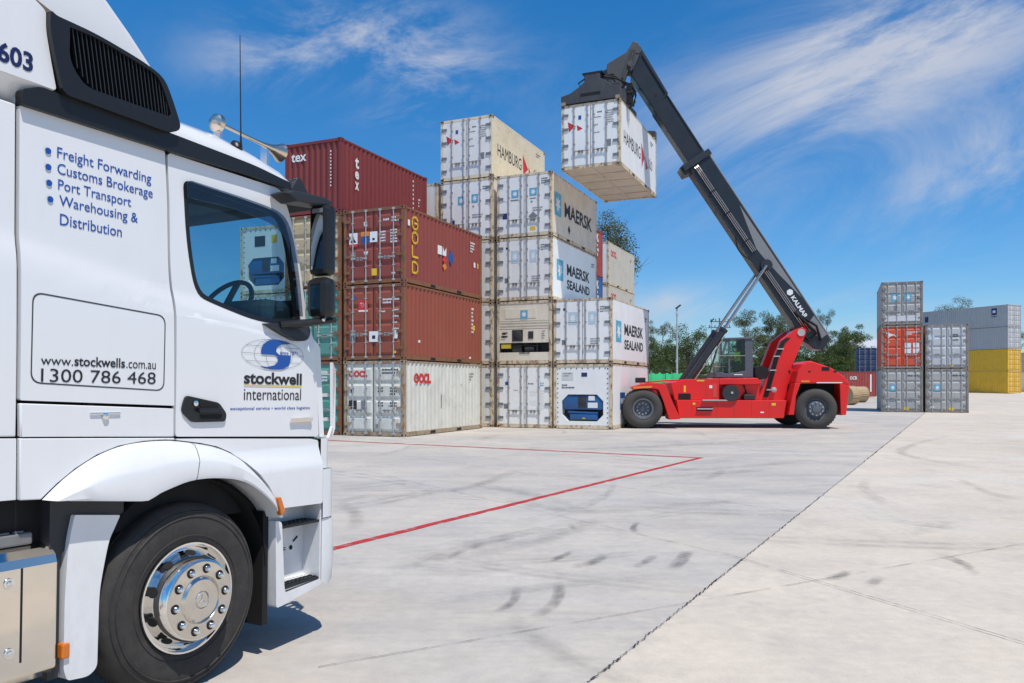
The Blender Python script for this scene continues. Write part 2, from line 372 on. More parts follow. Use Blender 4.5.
M_CRACK = decal_mat('dark joint filler', (.045, .04, .037), 1., 7, .30, .45, edge=False)
M_HAIR = decal_mat('hairline joint', (.16, .145, .135), .6, 3, .38, .60, edge=False)
M_SKID = decal_mat('tyre rub', (.08, .075, .072), .62, 5.5, .34, .66)
M_SKIDF = decal_mat('faint tyre rub', (.09, .086, .084), .32, 3.0, .36, .68)
def ground_marks():
    strip('painted_line', [(-4.49, 4.26), (-1.88, 8.59), (4.57, 19.28)], .125, M_LINE, .005, .012, 30)
    strip('painted_line', [(4.51, 19.18), (-5.37, 25.0), (-13, 29.5)], .15, M_LINE2, .009, .01, 24)
    strip('expansion_joint', [(-1.2, 1.73), (.46, 4.7), (3.0, 9.24), (8.0, 18.17)], .008, M_CRACK, .013, .013, 190); strip('expansion_joint', [(8.0, 18.17), (25.81, 50), (42, 79)], .016, M_CRACK, .015, .02, 200)
    def px(x, y): Y = 1400 / (y - 385); return ((x - 512) / 800 * Y, Y)
    strip('expansion_joint', [(2.19, 8.27), (3.44, 5.42), (4.9, 2.1)], .006, M_CRACK, .017, .006, 90)
    for a in ([(2.19, 8.27), (.78, 10.45), (-3.0, 16.3)], [(-1.2, 4.95), (1.75, 6.6), (9.5, 11.0)], [(5.6, 13.9), (15, 8.2)], [(3.9, 11.0), (.2, 15.9), (-2.7, 19.8)],
              [(9.6, 21.2), (1.2, 26.4)], [(12.6, 26.5), (26, 19)], [(16.4, 33.3), (7, 29.6)], [(13, 16), (30, 38)]):
        strip('slab_joint', a, .014, M_HAIR, .009 + random.uniform(0, .003), .006, 40)
    marks = [([px(558, 584), px(559, 596), px(551, 608), px(533, 619)], .20, M_SKID), ([px(517, 589), px(514, 602), px(497, 614)], .15, M_SKID), ([px(606, 556), px(594, 563), px(574, 568)], .22, M_SKID),
             ([px(655, 557), px(646, 563), px(636, 568)], .17, M_SKID), ([px(688, 552), px(682, 561), px(672, 570)], .26, M_SKID), ([px(572, 553), px(561, 558), px(550, 562)], .14, M_SKID),
             ([px(977, 577), px(966, 566), px(948, 559), px(934, 555)], .16, M_SKID), ([px(881, 579), px(868, 587)], .2, M_SKID), ([px(850, 573), px(838, 578), px(826, 580)], .18, M_SKID), ([px(639, 523), px(633, 529), px(637, 533)], .15, M_SKID),
             ([px(568, 525), px(576, 530)], .12, M_SKID), ([px(470, 548), px(455, 556), px(447, 561)], .12, M_SKIDF), ([px(495, 540), px(440, 562)], .2, M_SKIDF),
             ([px(636, 502), px(690, 505), px(760, 500)], .5, M_SKIDF), ([px(500, 500), px(580, 512), px(680, 507)], .45, M_SKIDF), ([px(520, 470), px(470, 488), px(400, 497)], .5, M_SKIDF),
             ([px(960, 480), px(985, 492), px(1015, 500)], .3, M_SKIDF), ([px(760, 470), px(640, 478), px(520, 474)], .6, M_SKIDF), ([px(880, 520), px(960, 530)], .25, M_SKIDF), ([px(820, 460), px(700, 470), px(610, 466)], .7, M_SKIDF), ([px(560, 450), px(650, 447), px(780, 440)], .9, M_SKIDF), ([px(950, 436), px(900, 452), px(985, 470)], .5, M_SKIDF)]
    for k, (pts, w, mt) in enumerate(marks): 
        P = [Vector(p) for p in pts]; Q = []
        if len(P) > 2:                                      # smooth the sweep
            for i in range(len(P) - 1):
                a, b, c, d = P[max(i - 1, 0)], P[i], P[i + 1], P[min(i + 2, len(P) - 1)]
                for s in range(8):
                    t = s / 8; Q.append(.5 * ((2 * b) + (c - a) * t + (2 * a - 5 * b + 4 * c - d) * t * t + (3 * b - a - 3 * c + d) * t ** 3))
            Q.append(P[-1])
        else: Q = [P[0].lerp(P[1], s / 6) for s in range(7)]
        strip('tyre_mark', Q, w * .6, mt, .0205 + .0004 * k)
    rnd = random.Random(4)
    for k in range(90):
        y = rnd.uniform(6, 34); x = rnd.uniform(-.25, .5) * y; a0 = rnd.uniform(0, 6.3); rad = rnd.uniform(2, 9); n = 14; sp = rnd.uniform(.25, .7)
        if (x - .46) * .873 - (y - 4.7) * .488 > -.5 and k % 4: continue
        strip('tyre_mark', [(x + rad * math.cos(a0 + sp * i / n) - rad * math.cos(a0), y + rad * math.sin(a0 + sp * i / n) - rad * math.sin(a0)) for i in range(n + 1)], rnd.uniform(.08, .26), M_SKIDF, .031 + .0004 * k)
ground_marks()

# ------------------------------------------------------------------ shipping containers
CW = 2.438; A = R(23.4); DV = Vector((math.sin(A), math.cos(A), 0)); WV = Vector((math.cos(A), -math.sin(A), 0))
_cm = {}
def c_meshes(L, H, end, flat):
    """meshes of one container type; local x -CW..0 across (door seen from -y), y 0..L back, z up"""
    key = (L, H, end, flat)
    if key in _cm: return _cm[key]
    out = {}
    def keep(nm, mb, n, bevel=0, **k):
        o = mb.build(nm, [M_BLK] * n, None, **k); me = o.data; bpy.data.objects.remove(o); out[nm] = me
    fr = MB(); cs = (.178, .162, .118); p = .11
    for x0, x1 in ((-CW, -CW + cs[1]), (-cs[1], 0)):
        for y0, y1 in ((0, cs[0]), (L - cs[0], L)):
            for z0, z1 in ((.002, cs[2]), (H - cs[2], H - .004)): 
                fr.box(x0, x1, y0, y1, z0, z1, 1)
                xm = (x0 + x1) / 2
                if y0 == 0: fr.add([(xm - .035, -.001, z0 + .03), (xm + .035, -.001, z0 + .03), (xm + .035, -.001, z0 + .09), (xm - .035, -.001, z0 + .09)], [(0, 1, 2, 3)], 2)
                xo = .001 if x1 == 0 else -CW - .001
                ym = (y0 + y1) / 2; fr.add([(xo, ym - .035, z0 + .03), (xo, ym + .035, z0 + .03), (xo, ym + .035, z0 + .09), (xo, ym - .035, z0 + .09)], [(0, 1, 2, 3)], 2)
            fr.box(x0 + .012 if x0 < -1 else x1 - p - .01, x0 + p + .01 if x0 < -1 else x1 - .012, y0 + .01, y1 - .01, cs[2], H - cs[2], 0)
    for x0 in (-CW + .012, -.072):
        fr.box(x0, x0 + .06, cs[0], L - cs[0], H - .085, H - .02, 0)          # top side rail
        fr.box(x0, x0 + .06, cs[0], L - cs[0], .02, .165, 0)                 # bottom side rail
        for yc in (L / 2 - 1.02, L / 2 + 1.02):
            xs = x0 - .003 if x0 < -1 else x0 + .063
            fr.add([(xs, yc - .18, .035), (xs, yc + .18, .035), (xs, yc + .18, .13), (xs, yc - .18, .13)], [(0, 1, 2, 3)], 2)
    for y0 in (.015, L - .115):
        fr.box(-CW + cs[1], -cs[1], y0, y0 + .10, H - .115, H - .015, 0); fr.box(-CW + cs[1], -cs[1], y0, y0 + .10, .02, .15, 0)
    keep('frame', fr, 3)
    def corr(y0, y1, pitch, depth, z0, z1, xo, sgn):
        """trapezoid corrugation along y, outer face x = xo"""
        mb = MB(); pts = []; n = max(1, round((y1 - y0) / pitch)); q = (y1 - y0) / n
        for k in range(n):
            b = y0 + k * q
            pts += [(0, b), (0, b + q * .28), (depth, b + q * .5), (depth, b + q * .76)]
        pts.append((0, y1)); v = []; f = []
        for d, y in pts: v += [(xo - sgn * d, y, z0), (xo - sgn * d, y, z1)]
        for i in range(len(pts) - 1): f.append((2 * i, 2 * i + 2, 2 * i + 3, 2 * i + 1))
        mb.add(v, f); return mb
    if flat:
        for nm, x0, x1 in (('side_panel', -.05, -.014), ('side_panel_b', -CW + .014, -CW + .05)):
            mb = MB(); mb.box(x0, x1, cs[0] - .05, L - cs[0] + .05, .166, H - .086, 0)
            xo = x1 if x1 > -1 else x0; s = 1 if x1 > -1 else -1
            for k in range(1, 6): y = cs[0] + (L - 2 * cs[0]) * k / 6; mb.box(min(xo, xo + s * .002), max(xo, xo + s * .002), y - .012, y + .012, .17, H - .09, 0)
            keep(nm, mb, 1)
    else:
        keep('side_panel', corr(cs[0] - .03, L - cs[0] + .03, .274, .036, .165, H - .085, -.016, 1), 1, fix=False)
        keep('side_panel_b', corr(cs[0] - .03, L - cs[0] + .03, .274, .036, .165, H - .085, -CW + .016, -1), 1, fix=False)
    mb = MB(); mb.box(-CW + .02, -.02, .05, L - .05, H - .05, H - .025, 0); keep('roof', mb, 1)
    mb = MB(); mb.box(-CW + .075, -.075, .1, L - .1, .06, .16, 0)
    k = 0
    while 1.2 + k * 1.22 < L - .3: mb.box(-CW + .075, -.075, 1.2 + k * 1.22, 1.25 + k * 1.22, .035, .059, 0); k += 1
    mb.box(-CW / 2 - .04, -CW / 2 + .04, .15, L - .15, .03, .057, 0)
    keep('floor', mb, 1)
    def wall(y):                                            # corrugated end wall
        mb = MB(); pts = []; a, b = -CW + .12, -.12; n = 9; q = (b - a) / n; d_ = .045 if y < 1 else -.045
        for i in range(n): x = a + i * q; pts += [(x, 0), (x + q * .3, 0), (x + q * .5, d_), (x + q * .78, d_)]
        pts.append((b, 0)); v = []
        for x, d in pts: v += [(x, y + d, .15), (x, y + d, H - .115)]
        mb.add(v, [(2 * i, 2 * i + 2, 2 * i + 3, 2 * i + 1) for i in range(len(pts) - 1)]); return mb
    keep('end_wall', wall(L - .03), 1, fix=False)
    if end == 'wall': keep('front_wall', wall(.025), 1, fix=False)
    x0, x1, xm = -CW + .125, -.125, -CW / 2; zb, zt = .155, H - .12
    if end in ('dry', 'reefer'):
        for nm, a, b in (('door', x0, xm - .012), ('door_b', xm + .012, x1)):
            mb = MB()
            if end == 'dry':
                segs = [zb + .02, zb + .20, zb + .62, zb + .74, zb + 1.16, zb + 1.28, zb + 1.70, zb + 1.82, zt - .05]
                prev = zb
                mb.box(a, b, .045, .085, zb, zt, 0)
                hgt = (zt - zb - .12) / 4
                for r in range(4):                           # four raised pressed panels
                    z0 = zb + .05 + r * (hgt + .01); z1 = z0 + hgt - .10
                    v = [(a + .06, .044, z0), (b - .06, .044, z0), (b - .06, .044, z1), (a + .06, .044, z1), (a + .10, .012, z0 + .05), (b - .10, .012, z0 + .05), (b - .10, .012, z1 - .05), (a + .10, .012, z1 - .05)]
                    mb.add(v, [(4, 5, 6, 7), (0, 1, 5, 4), (1, 2, 6, 5), (2, 3, 7, 6), (3, 0, 4, 7)], 0)
            else:
                mb.box(a, b, .02, .085, zb, zt, 0)
            t = .018                                          # rubber gasket round the leaf
            for (u0, u1, w0, w1) in ((a - .02, a, zb - .01, zt + .01), (b, b + .02, zb - .01, zt + .01), (a, b, zb - .01, zb), (a, b, zt, zt + .01)): mb.box(u0, u1, .03, .06, w0, w1, 1)
            keep(nm, mb, 2)
        mb = MB(); mb.tube([(0, -.012, zb - .06), (0, -.012, zt + .05)], .02, 8, 0)
        for z in (zb - .05, zt + .03): mb.box(-.045, .045, -.03, .016, z - .03, z + .04, 0)
        for z in (zb + .45, zb + .85, zb + 1.5, zb + 1.95): mb.box(-.04, .04, -.034, .02, z - .02, z + .02, 0)
        keep('lock_rod', mb, 1)
        mb = MB(); mb.box(-.02, .40, -.045, -.025, .93, .965, 0); mb.box(-.05, .05, -.045, -.01, .91, .985, 0); mb.box(.30, .37, -.03, .02, .88, .99, 0); keep('handle', mb, 1)
        mb = MB(); mb.box(-.10, .10, -.012, .018, -.05, .05, 0); mb.tube([(-.115, -.004, -.075), (-.115, -.004, .075)], .024, 8, 0); keep('hinge', mb, 1)
    if end in ('unit_a', 'unit_b'):
        mb = MB()
        if end == 'unit_a':
            mb.box(x0, x1, .03, .08, zb + 1.62, zt, 0); mb.box(x0, x1, .055, .1, zb + 1.28, zb + 1.62, 0)
            for z in (zb + 1.33, zb + 1.45, zb + 1.57): mb.box(x0, x1, .03, .056, z - .025, z + .02, 0)
            mb.box(x0, x1, .04, .09, zb + .72, zb + 1.28, 0); mb.box(x0, x1, .03, .08, zb, zb + .33, 0); mb.box(x0, x1, .4, .45, zb + .3, zb + .75, 2)
            mb.box(x0, x0 + .03, .04, .4, zb + .33, zb + .72, 2); mb.box(x1 - .03, x1, .04, .4, zb + .33, zb + .72, 2)
            keep('unit_panel', mb, 3)
            mb = MB(); mb.box(x0 + .25, x0 + 1.62, .018, .03, zb + 1.72, zb + 2.12, 0, c=.004); keep('access_panel', mb, 1)
            mb = MB(); cx = x0 + .80; mb.box(cx - .24, cx + .24, .025, .04, zb + .78, zb + 1.25, 0)
            M_ = Matrix.Translation((cx, .024, zb + 1.02)); mb.lathe([(.19, 0), (.17, -.01), (.05, -.012), (0, -.012)], 20, 0, M_); keep('fan_grille', mb, 1)
            mb = MB(); mb.box(x0 + 1.28, x0 + 1.50, .02, .04, zb + .88, zb + 1.18, 0); mb.box(x0 + .12, x0 + .36, .025, .04, zb + .98, zb + 1.02, 0); mb.box(x0 + .12, x0 + .36, .025, .04, zb + 1.12, zb + 1.16, 0); keep('vent_grille', mb, 1)
            mb = MB(); mb.box(x0 + .06, x0 + .48, .06, .3, zb + .5, zb + .68, 0); keep('control_box', mb, 1)
            mb = MB(); mb.box(x0 + .55, x0 + .95, .1, .36, zb + .34, zb + .62, 0); mb.tube([(x0 + 1.1, .2, zb + .48), (x0 + 1.5, .2, zb + .48)], .13, 10, 0); mb.tube([(x0 + 1.6, .2, zb + .34), (x0 + 1.6, .2, zb + .7)], .06, 8, 0); mb.tube([(x0 + .5, .12, zb + .66), (x0 + 1.7, .1, zb + .6)], .02, 6, 0); keep('compressor', mb, 1)
        else:
            mb = MB()                                       # white panel with an octagonal bay
            cx = (x0 + x1) / 2; w = .86; zc0, zc1 = zb + .16, zb + 1.22; c = .26
            octo = [(cx - w, zc0 + c), (cx - w + c, zc0), (cx + w - c, zc0), (cx + w, zc0 + c), (cx + w, zc1 - c), (cx + w - c, zc1), (cx - w + c, zc1), (cx - w, zc1 - c)]
            out_ = [(x0, zb), (x1, zb), (x1, zt), (x0, zt)]
            tri = tessellate_polygon([[Vector((a_, b_, 0)) for a_, b_ in out_], [Vector((a_, b_, 0)) for a_, b_ in octo]]); al = out_ + octo
            mb.add([(a_, .03, b_) for a_, b_ in al], [tuple(t) for t in tri], 0); k = len(octo)
            mb.add([(a_, .03, b_) for a_, b_ in octo] + [(a_, .38, b_) for a_, b_ in octo], [(i, (i + 1) % k, (i + 1) % k + k, i + k) for i in range(k)], 0)
            mb.add([(a_, .38, b_) for a_, b_ in octo], [tuple(range(k))], 2)
            for i in range(12):
                for xx in (x0 + .06, x1 - .06): z = zb + .12 + i * (zt - zb - .2) / 11; mb.box(xx - .02, xx + .02, .018, .03, z - .02, z + .02, 2)
            for i in range(9): xx = x0 + .15 + i * (x1 - x0 - .3) / 8; mb.box(xx - .02, xx + .02, .018, .03, zt - .08, zt - .04, 2)
            keep('unit_panel', mb, 3)
            mb = MB(); mb.box(cx - w + .03, cx + w - .03, .06, .36, zc0 + .46, zc1 - .04, 0, c=.02); mb.box(cx - .55, cx + .6, .09, .36, zc0 + .05, zc0 + .30, 0, c=.03); mb.tube([(cx - .62, .12, zc0 + .36), (cx + .62, .12, zc0 + .33)], .05, 8, 0); keep('machinery', mb, 1)
            mb = MB(); mb.box(cx - .18, cx + .16, .045, .07, zc0 + .52, zc1 - .08, 0); mb.lathe([(.15, 0), (.12, -.012), (0, -.014)], 18, 0, Matrix.Translation((cx - .01, .044, zc0 + .78))); keep('fan_grille', mb, 1)
            mb = MB(); mb.box(cx + .25, cx + .50, .04, .062, zc0 + .82, zc0 + 1.0, 0); mb.box(cx + .22, cx + .62, .04, .062, zc0 + .53, zc0 + .74, 0); keep('control_box', mb, 1)
    _cm[key] = out; return out

M_HARD = plain('galvanised door hardware', (.42, .42, .41), .5, .2, 0, .2, 9)
M_RHARD = worn('rusty door hardware', (.33, .32, .31), .3, .16)
M_GASK = plain('door gasket', (.02, .02, .022), .7)
M_UFLOOR = worn('dirty underside', (.56, .48, .38), .4, .08)
M_UBLUE = plain('blue machinery', (.02, .10, .27), .4, 0, 0, .2)
M_UDARK = plain('dark machinery', (.03, .032, .035), .6, 0, 0, .4)
M_UYEL = plain('yellow control box', (.6, .46, .05), .5)
M_STAR = plain('light blue decal', (.10, .40, .56), .5); M_WDEC = plain('white decal', (.76, .77, .77), .5); M_RDEC = plain('red decal', (.58, .03, .03), .5)
M_YDEC = plain('yellow decal', (.75, .48, .03), .5); M_ODEC = plain('orange decal', (.72, .22, .03), .5); M_BDEC = plain('deep blue decal', (.015, .08, .30), .5); M_GDEC = plain('grey decal', (.20, .21, .22), .6)
M_KDEC = plain('black decal', (.02, .02, .024), .6); M_NDEC = plain('navy decal', (.02, .03, .14), .5); M_TEAL = plain('teal decal', (.05, .32, .30), .5)
DECS = {'w': M_WDEC, 'r': M_RDEC, 's': M_STAR, 'y': M_YDEC, 'o': M_ODEC, 'b': M_BDEC, 'g': M_GDEC, 'k': M_KDEC, 'n': M_NDEC, 't': M_TEAL}

class Deco:
    """lettering and decals of one container, one mesh per face"""
    def __init__(self, root, L, H, proud):
        self.root = root; self.L = L; self.H = H; self.p = proud; self.d = {}
    def M(self, face):
        if face == 'door': return Matrix(((1, 0, 0, -CW), (0, 0, -1, -self.p[0]), (0, 1, 0, 0), (0, 0, 0, 1)))
        return Matrix(((0, 0, 1, self.p[1]), (1, 0, 0, 0), (0, 1, 0, 0), (0, 0, 0, 1)))
    def mb(self, face, name, c):
        k = (face, name, c, len(self.d)); self.d[k] = MB(); return self.d[k]
    def text(self, face, s, x0, x1, z0, z1, c, bold=0., name='lettering'): put_text(self.mb(face, name, c), s, self.M(face), x0, x1, z0, z1, bold)
    def rect(self, face, x0, x1, z0, z1, c, name='decal', dz=0.): rect(self.mb(face, name, c), self.M(face), x0, x1, z0, z1, 0, dz)
    def poly(self, face, pts, c, name='decal', dz=0.): polyf(self.mb(face, name, c), self.M(face), pts, 0, dz)
    def dash(self, face, x, z, rows, c, cw=.05, ch=.06, gap=.0):
        rnd = random.Random(int(x * 77 + z * 31)); step = ch + max(gap, .04)
        for i, n in enumerate(rows):
            if n: dashes(self.mb(face, 'stencil_lettering', c), self.M(face), x, z - i * step, [n], cw, ch, 0, 0, rnd)
    def star(self, face, cx, cz, w, h=None, back='s', c='w'):
        h = h or w; self.rect(face, cx - w / 2, cx + w / 2, cz - h / 2, cz + h / 2, back, 'star_emblem')
        pts = []
        for k in range(14):
            r = (.40 if k % 2 == 0 else .20) ; a = math.pi / 2 + k * math.pi / 7; pts.append((cx + r * w * math.cos(a), cz + r * h * math.sin(a)))
        self.poly(face, pts, c, 'star_emblem', .003)
    def flag(self, face, x, z, w, h, c='r'):
        mb = self.mb(face, 'flag_emblem', c); polyf(mb, self.M(face), [(x, z + h), (x + w * .55, z + h * .5), (x + w * .28, z + h * .30), (x + w * .08, z)])
        polyf(mb, self.M(face), [(x + w * .60, z + h * .62), (x + w, z + h * .22), (x + w * .66, z + h * .05)])
    def done(self):
        for (face, name, c, i), mb in self.d.items(): mb.build(name, DECS[c], self.root, fix=False)

def container(label, x, y, z, rot, paint, frame=None, door=None, end='dry', L=6.058, H=2.591, flat=False, group=None, hard=None, deco=None, roof=None, name=None, detail=True, cast=None, extra=None):
    ms = c_meshes(L, H, end, flat); frame = frame or paint; door = door or paint; hard = hard or M_HARD
    root = empty(name or ('refrigerated_container' if flat else 'shipping_container'), (x, y, z), -rot)
    tag(root, label, 'container', group)
    inst('frame', ms['frame'], root, [frame, cast or frame, M_BLK])
    inst('side_panel', ms['side_panel'], root, [paint]); inst('side_panel', ms['side_panel_b'], root, [paint])
    inst('roof', ms['roof'], root, [roof or paint]); inst('floor', ms['floor'], root, [M_UFLOOR]); inst('end_wall', ms['end_wall'], root, [paint])
    if end == 'wall': inst('front_wall', ms['front_wall'], root, [paint])
    if end in ('dry', 'reefer'):
        xs = (-CW + .40, -CW + .93, -CW + 1.50, -CW + 2.03) if end == 'dry' else (-CW + .55, -CW + 1.10, -CW + 1.36, -CW + 1.88)
        for i, nm in enumerate(('door', 'door_b')):
            d = inst('door', ms[nm], root, [door, M_GASK])
            for k in (0, 1):
                inst('lock_rod', ms['lock_rod'], d, [hard], (xs[2 * i + k], 0, 0))
                if detail:
                    h = inst('handle', ms['handle'], d, [hard], (xs[2 * i + k], 0, -.06 if end == 'dry' else -.25))
                    if k: h.scale.x = -1
            if detail:
                for zz in (.42, .97, 1.62, 2.18):
                    g = inst('hinge', ms['hinge'], d, [frame if end == 'dry' else M_GREYH], (-CW + .20 if i == 0 else -.20, 0, zz * H / 2.591))
                    if i: g.scale.x = -1
    if end in ('unit_a', 'unit_b'):
        u = inst('unit_panel', ms['unit_panel'], root, [door, door, M_UDARK])
        if end == 'unit_a':
            inst('access_panel', ms['access_panel'], u, [door]); inst('fan_grille', ms['fan_grille'], u, [M_UDARK]); inst('vent_grille', ms['vent_grille'], u, [M_UDARK]); inst('control_box', ms['control_box'], u, [M_UYEL]); inst('compressor', ms['compressor'], u, [M_UDARK])
        else:
            inst('machinery', ms['machinery'], u, [extra or M_UBLUE]); inst('fan_grille', ms['fan_grille'], u, [M_UDARK]); inst('control_box', ms['control_box'], u, [M_WDEC])
    dc = Deco(root, L, H, (.0 if end in ('dry', 'wall') else -.010, -.009 if flat else -.010))
    dc.p = {'dry': (-.006, dc.p[1]), 'wall': (-.020, dc.p[1]), 'reefer': (-.014, dc.p[1]), 'unit_a': (-.012, dc.p[1]), 'unit_b': (-.022, dc.p[1])}[end]
    if deco: deco(dc)
    dc.done()
    return root
M_GREYH = plain('grey hinge block', (.20, .20, .20), .5, .2, 0, .3, 9)

P_RW = worn('reefer white', (.83, .82, .79), .16, .04, .45); P_RW2 = worn('reefer white clean', (.87, .87, .85), .10, .02, .4)
P_CREAM = worn('reefer cream', (.77, .71, .58), .30, .10, .5, (.45, .33, .17)); P_CFRAME = worn('rusty cream frame', (.68, .58, .41), .45, .34, .6, (.42, .30, .17))
P_DIRTY = worn('reefer dusty beige', (.74, .66, .55), .40, .08, .55, (.40, .34, .26)); P_HB = worn('reefer yellowed', (.80, .71, .52), .45, .20, .5, (.60, .40, .16), (.30, .14, .04))
P_MAROON = worn('maroon paint', (.26, .052, .038), .18, .08, .55, (.20, .09, .07)); P_REDB = worn('red brown paint', (.29, .066, .036), .20, .06, .55, (.24, .11, .08)); P_DKM = worn('dull maroon paint', (.19, .027, .026), .15, .05, .6, (.15, .06, .05))
P_RFRAME = worn('rusty brown frame', (.14, .065, .035), .4, .5, .7); P_OOC = worn('pale grey paint', (.68, .67, .60), .38, .14, .55); P_OFR = worn('rusty tan frame', (.36, .29, .20), .5, .34, .7); P_EFR = worn('grimy grey frame', (.24, .22, .19), .4, .22, .65)
P_TEAL = worn('teal paint', (.07, .27, .22), .25, .15, .55); P_TAN = worn('tan paint', (.50, .40, .24), .35, .2, .6); P_GREY = worn('grey container paint', (.42, .42, .41), .4, .14, .6, (.26, .23, .19)); P_LGREY = worn('light grey container paint', (.52, .54, .57), .3, .1, .6)
P_ORED = worn('bright red container paint', (.62, .075, .028), .15, .06, .55); P_YEL = worn('yellow container paint', (.80, .46, .03), .25, .10, .6, (.35, .20, .06)); P_SIDEG = worn('mid grey container paint', (.45, .45, .44), .22, .05, .6)
P_BLUE = worn('navy container paint', (.015, .05, .13), .2, .1, .55); P_FRED = worn('far red container paint', (.33, .045, .04), .2, .06, .6); P_BLUE2 = worn('blue container paint', (.02, .10, .32), .2, .1, .55); P_BEIGE = worn('beige reefer paint', (.60, .55, .45), .35, .1, .55)

# ---- liveries
def d_ms(d):                     # star square and two words on the side, plain door marks
    d.star('side', 1.0, 1.30, .78, .86); d.text('side', 'MAERSK', 1.85, 4.95, 1.20, 1.68, 'k', .03); d.text('side', 'SEALAND', 1.85, 4.95, .62, 1.02, 'k', .03)
    d.dash('side', 5.2, 2.1, [8, 6], 'g', .06, .07)
    d.rect('door', .42, .50, 2.12, 2.22, 'n'); d.rect('door', .36, .52, .75, .95, 'g'); d.dash('door', 1.95, 2.2, [6, 4, 3], 'k', .045, .05); d.dash('door', 1.55, .95, [9, 9, 8], 'g', .045, .05); d.dash('door', .62, 1.62, [8], 'g', .05, .04)
def d_ms_star(d):
    d_ms(d); d.star('door', .82, 1.80, .36, .5, 'pale'); d.star('door', 1.62, 1.80, .3, .5, 'pale')
DECS['pale'] = plain('faded blue decal', (.46, .60, .68), .6)
def d_m(d):
    d.star('side', .75, 1.36, .80, .95); d.text('side', 'MAERSK', 1.55, 5.3, 1.0, 1.62, 'k', .03); d.poly('side', [(1.95, .55), (2.12, .75), (2.29, .55), (2.12, .35)], 'k'); d_mdoor(d)
def d_mdoor(d):
    d.star('door', .82, 1.78, .32, .32); d.star('door', 1.62, 1.80, .32, .32); d.rect('door', .62, .98, 1.50, 1.55, 'g'); d.rect('door', 1.47, 1.75, 1.52, 1.56, 'g'); d.poly('door', [(1.5, 1.44), (1.62, 1.44), (1.56, 1.34)], 't')
    d.rect('door', .27, .47, .78, 1.02, 'n'); d.poly('door', [(1.42, .82), (1.62, 1.0), (1.80, .82), (1.62, .62)], 'g'); d.dash('door', 1.6, 1.12, [9, 8], 'g', .05, .06); d.rect('door', 1.48, 1.72, .25, .40, 'y'); d.dash('door', 1.98, 2.28, [6, 5, 4], 'k', .045, .05); d.rect('door', .25, .4, 1.5, 1.52, 'g')
def d_mdoor2(d):
    d.star('door', .98, 1.72, .30, .36); d.star('door', 1.62, 1.76, .30, .36); d.poly('door', [(1.5, 1.46), (1.6, 1.46), (1.55, 1.36)], 'r'); d.rect('door', .5, .68, .65, .92, 'n'); d.dash('door', 1.5, 1.05, [10, 9], 'g', .05, .06); d.dash('door', 1.98, 2.2, [5, 5], 'k', .045, .05)
def d_hs_door(d):
    d.flag('door', .28, 1.50, .62, .42); d.rect('door', .72, .84, 1.96, 2.12, 'b'); d.dash('door', 1.36, 1.95, [5, 0, 3, 0, 4], 'g', .06, .05, .10); d.dash('door', 1.9, 2.15, [7, 5, 6, 5, 6, 6], 'g', .045, .05); d.rect('door', 1.9, 2.06, .78, 1.05, 'g'); d.dash('door', 1.5, 2.14, [4], 'k')
def d_hs(d):
    d.text('side', 'HAMBURG', .55, 3.15, 1.0, 1.52, 'k', .0); d.flag('side', 3.3, .72, 1.15, 1.05); d.text('side', 'SÜD', 4.62, 5.25, 1.0, 1.50, 'k', .0); d.dash('side', 4.9, 2.2, [8, 5], 'g', .07, .07); d_hs_door(d)
def d_oocl(d):
    d.text('side', 'OOCL', .66, 1.86, 1.80, 2.16, 'r', .07); d.dash('side', 4.9, 2.15, [7, 5, 3], 'g', .06, .07); d.rect('side', 2.6, 2.66, .9, 1.4, 'g')
    d.text('door', 'OOCL', .22, .98, 2.02, 2.24, 'r', .06); d.dash('door', 1.56, 2.24, [11, 9], 'k', .06, .07); d.rect('door', .30, .42, 1.48, 1.60, 'b'); d.rect('door', .22, .55, .92, 1.22, 'k'); d.rect('door', .72, .95, .92, 1.22, 'g')
    d.dash('door', 1.40, 1.62, [4, 4, 0, 0, 0, 4, 4], 'k', .055, .06); d.dash('door', 1.88, 1.62, [5, 5, 4, 0, 0, 5, 5], 'k', .055, .06); d.rect('door', 1.3, 1.42, .28, .42, 'g')
def d_tal(d):
    d.rect('door', .62, 1.0, 1.72, 2.06, 'r'); d.rect('door', .62, 1.0, 1.66, 1.72, 'w'); d.text('door', 'TAL', .69, .94, 1.82, 1.97, 'w', .03, 'lettering_')
    d.rect('door', 1.05, 1.42, .62, .98, 'w'); d.rect('door', 1.17, 1.30, .72, .84, 'k', 'placard', .002); d.rect('door', .28, .50, .62, 1.05, 'g'); d.rect('door', 2.02, 2.18, .72, 1.0, 'w'); d.dash('door', 1.60, 2.02, [12, 6], 'w', .055, .065); d.dash('door', 1.98, 1.66, [5, 0, 5, 0, 4, 0, 5], 'w', .05, .055, .05); d.dash('door', 1.5, 1.62, [4], 'w'); d.poly('door', [(.3, 2.08), (.54, 2.1), (.5, 2.2), (.36, 2.2)], 'b')
    d.rect('door', 2.02, 2.12, .22, .30, 'y'); d.dash('side', 5.1, 2.1, [3, 2, 2, 3, 2, 2, 3], 'w', .07, .09, .06); d.rect('side', 5.2, 5.4, 1.3, 1.5, 'y')
    d.rect('side', .95, 1.1, .62, .70, 'w'); d.rect('side', 4.9, 5.05, .18, .25, 'w')
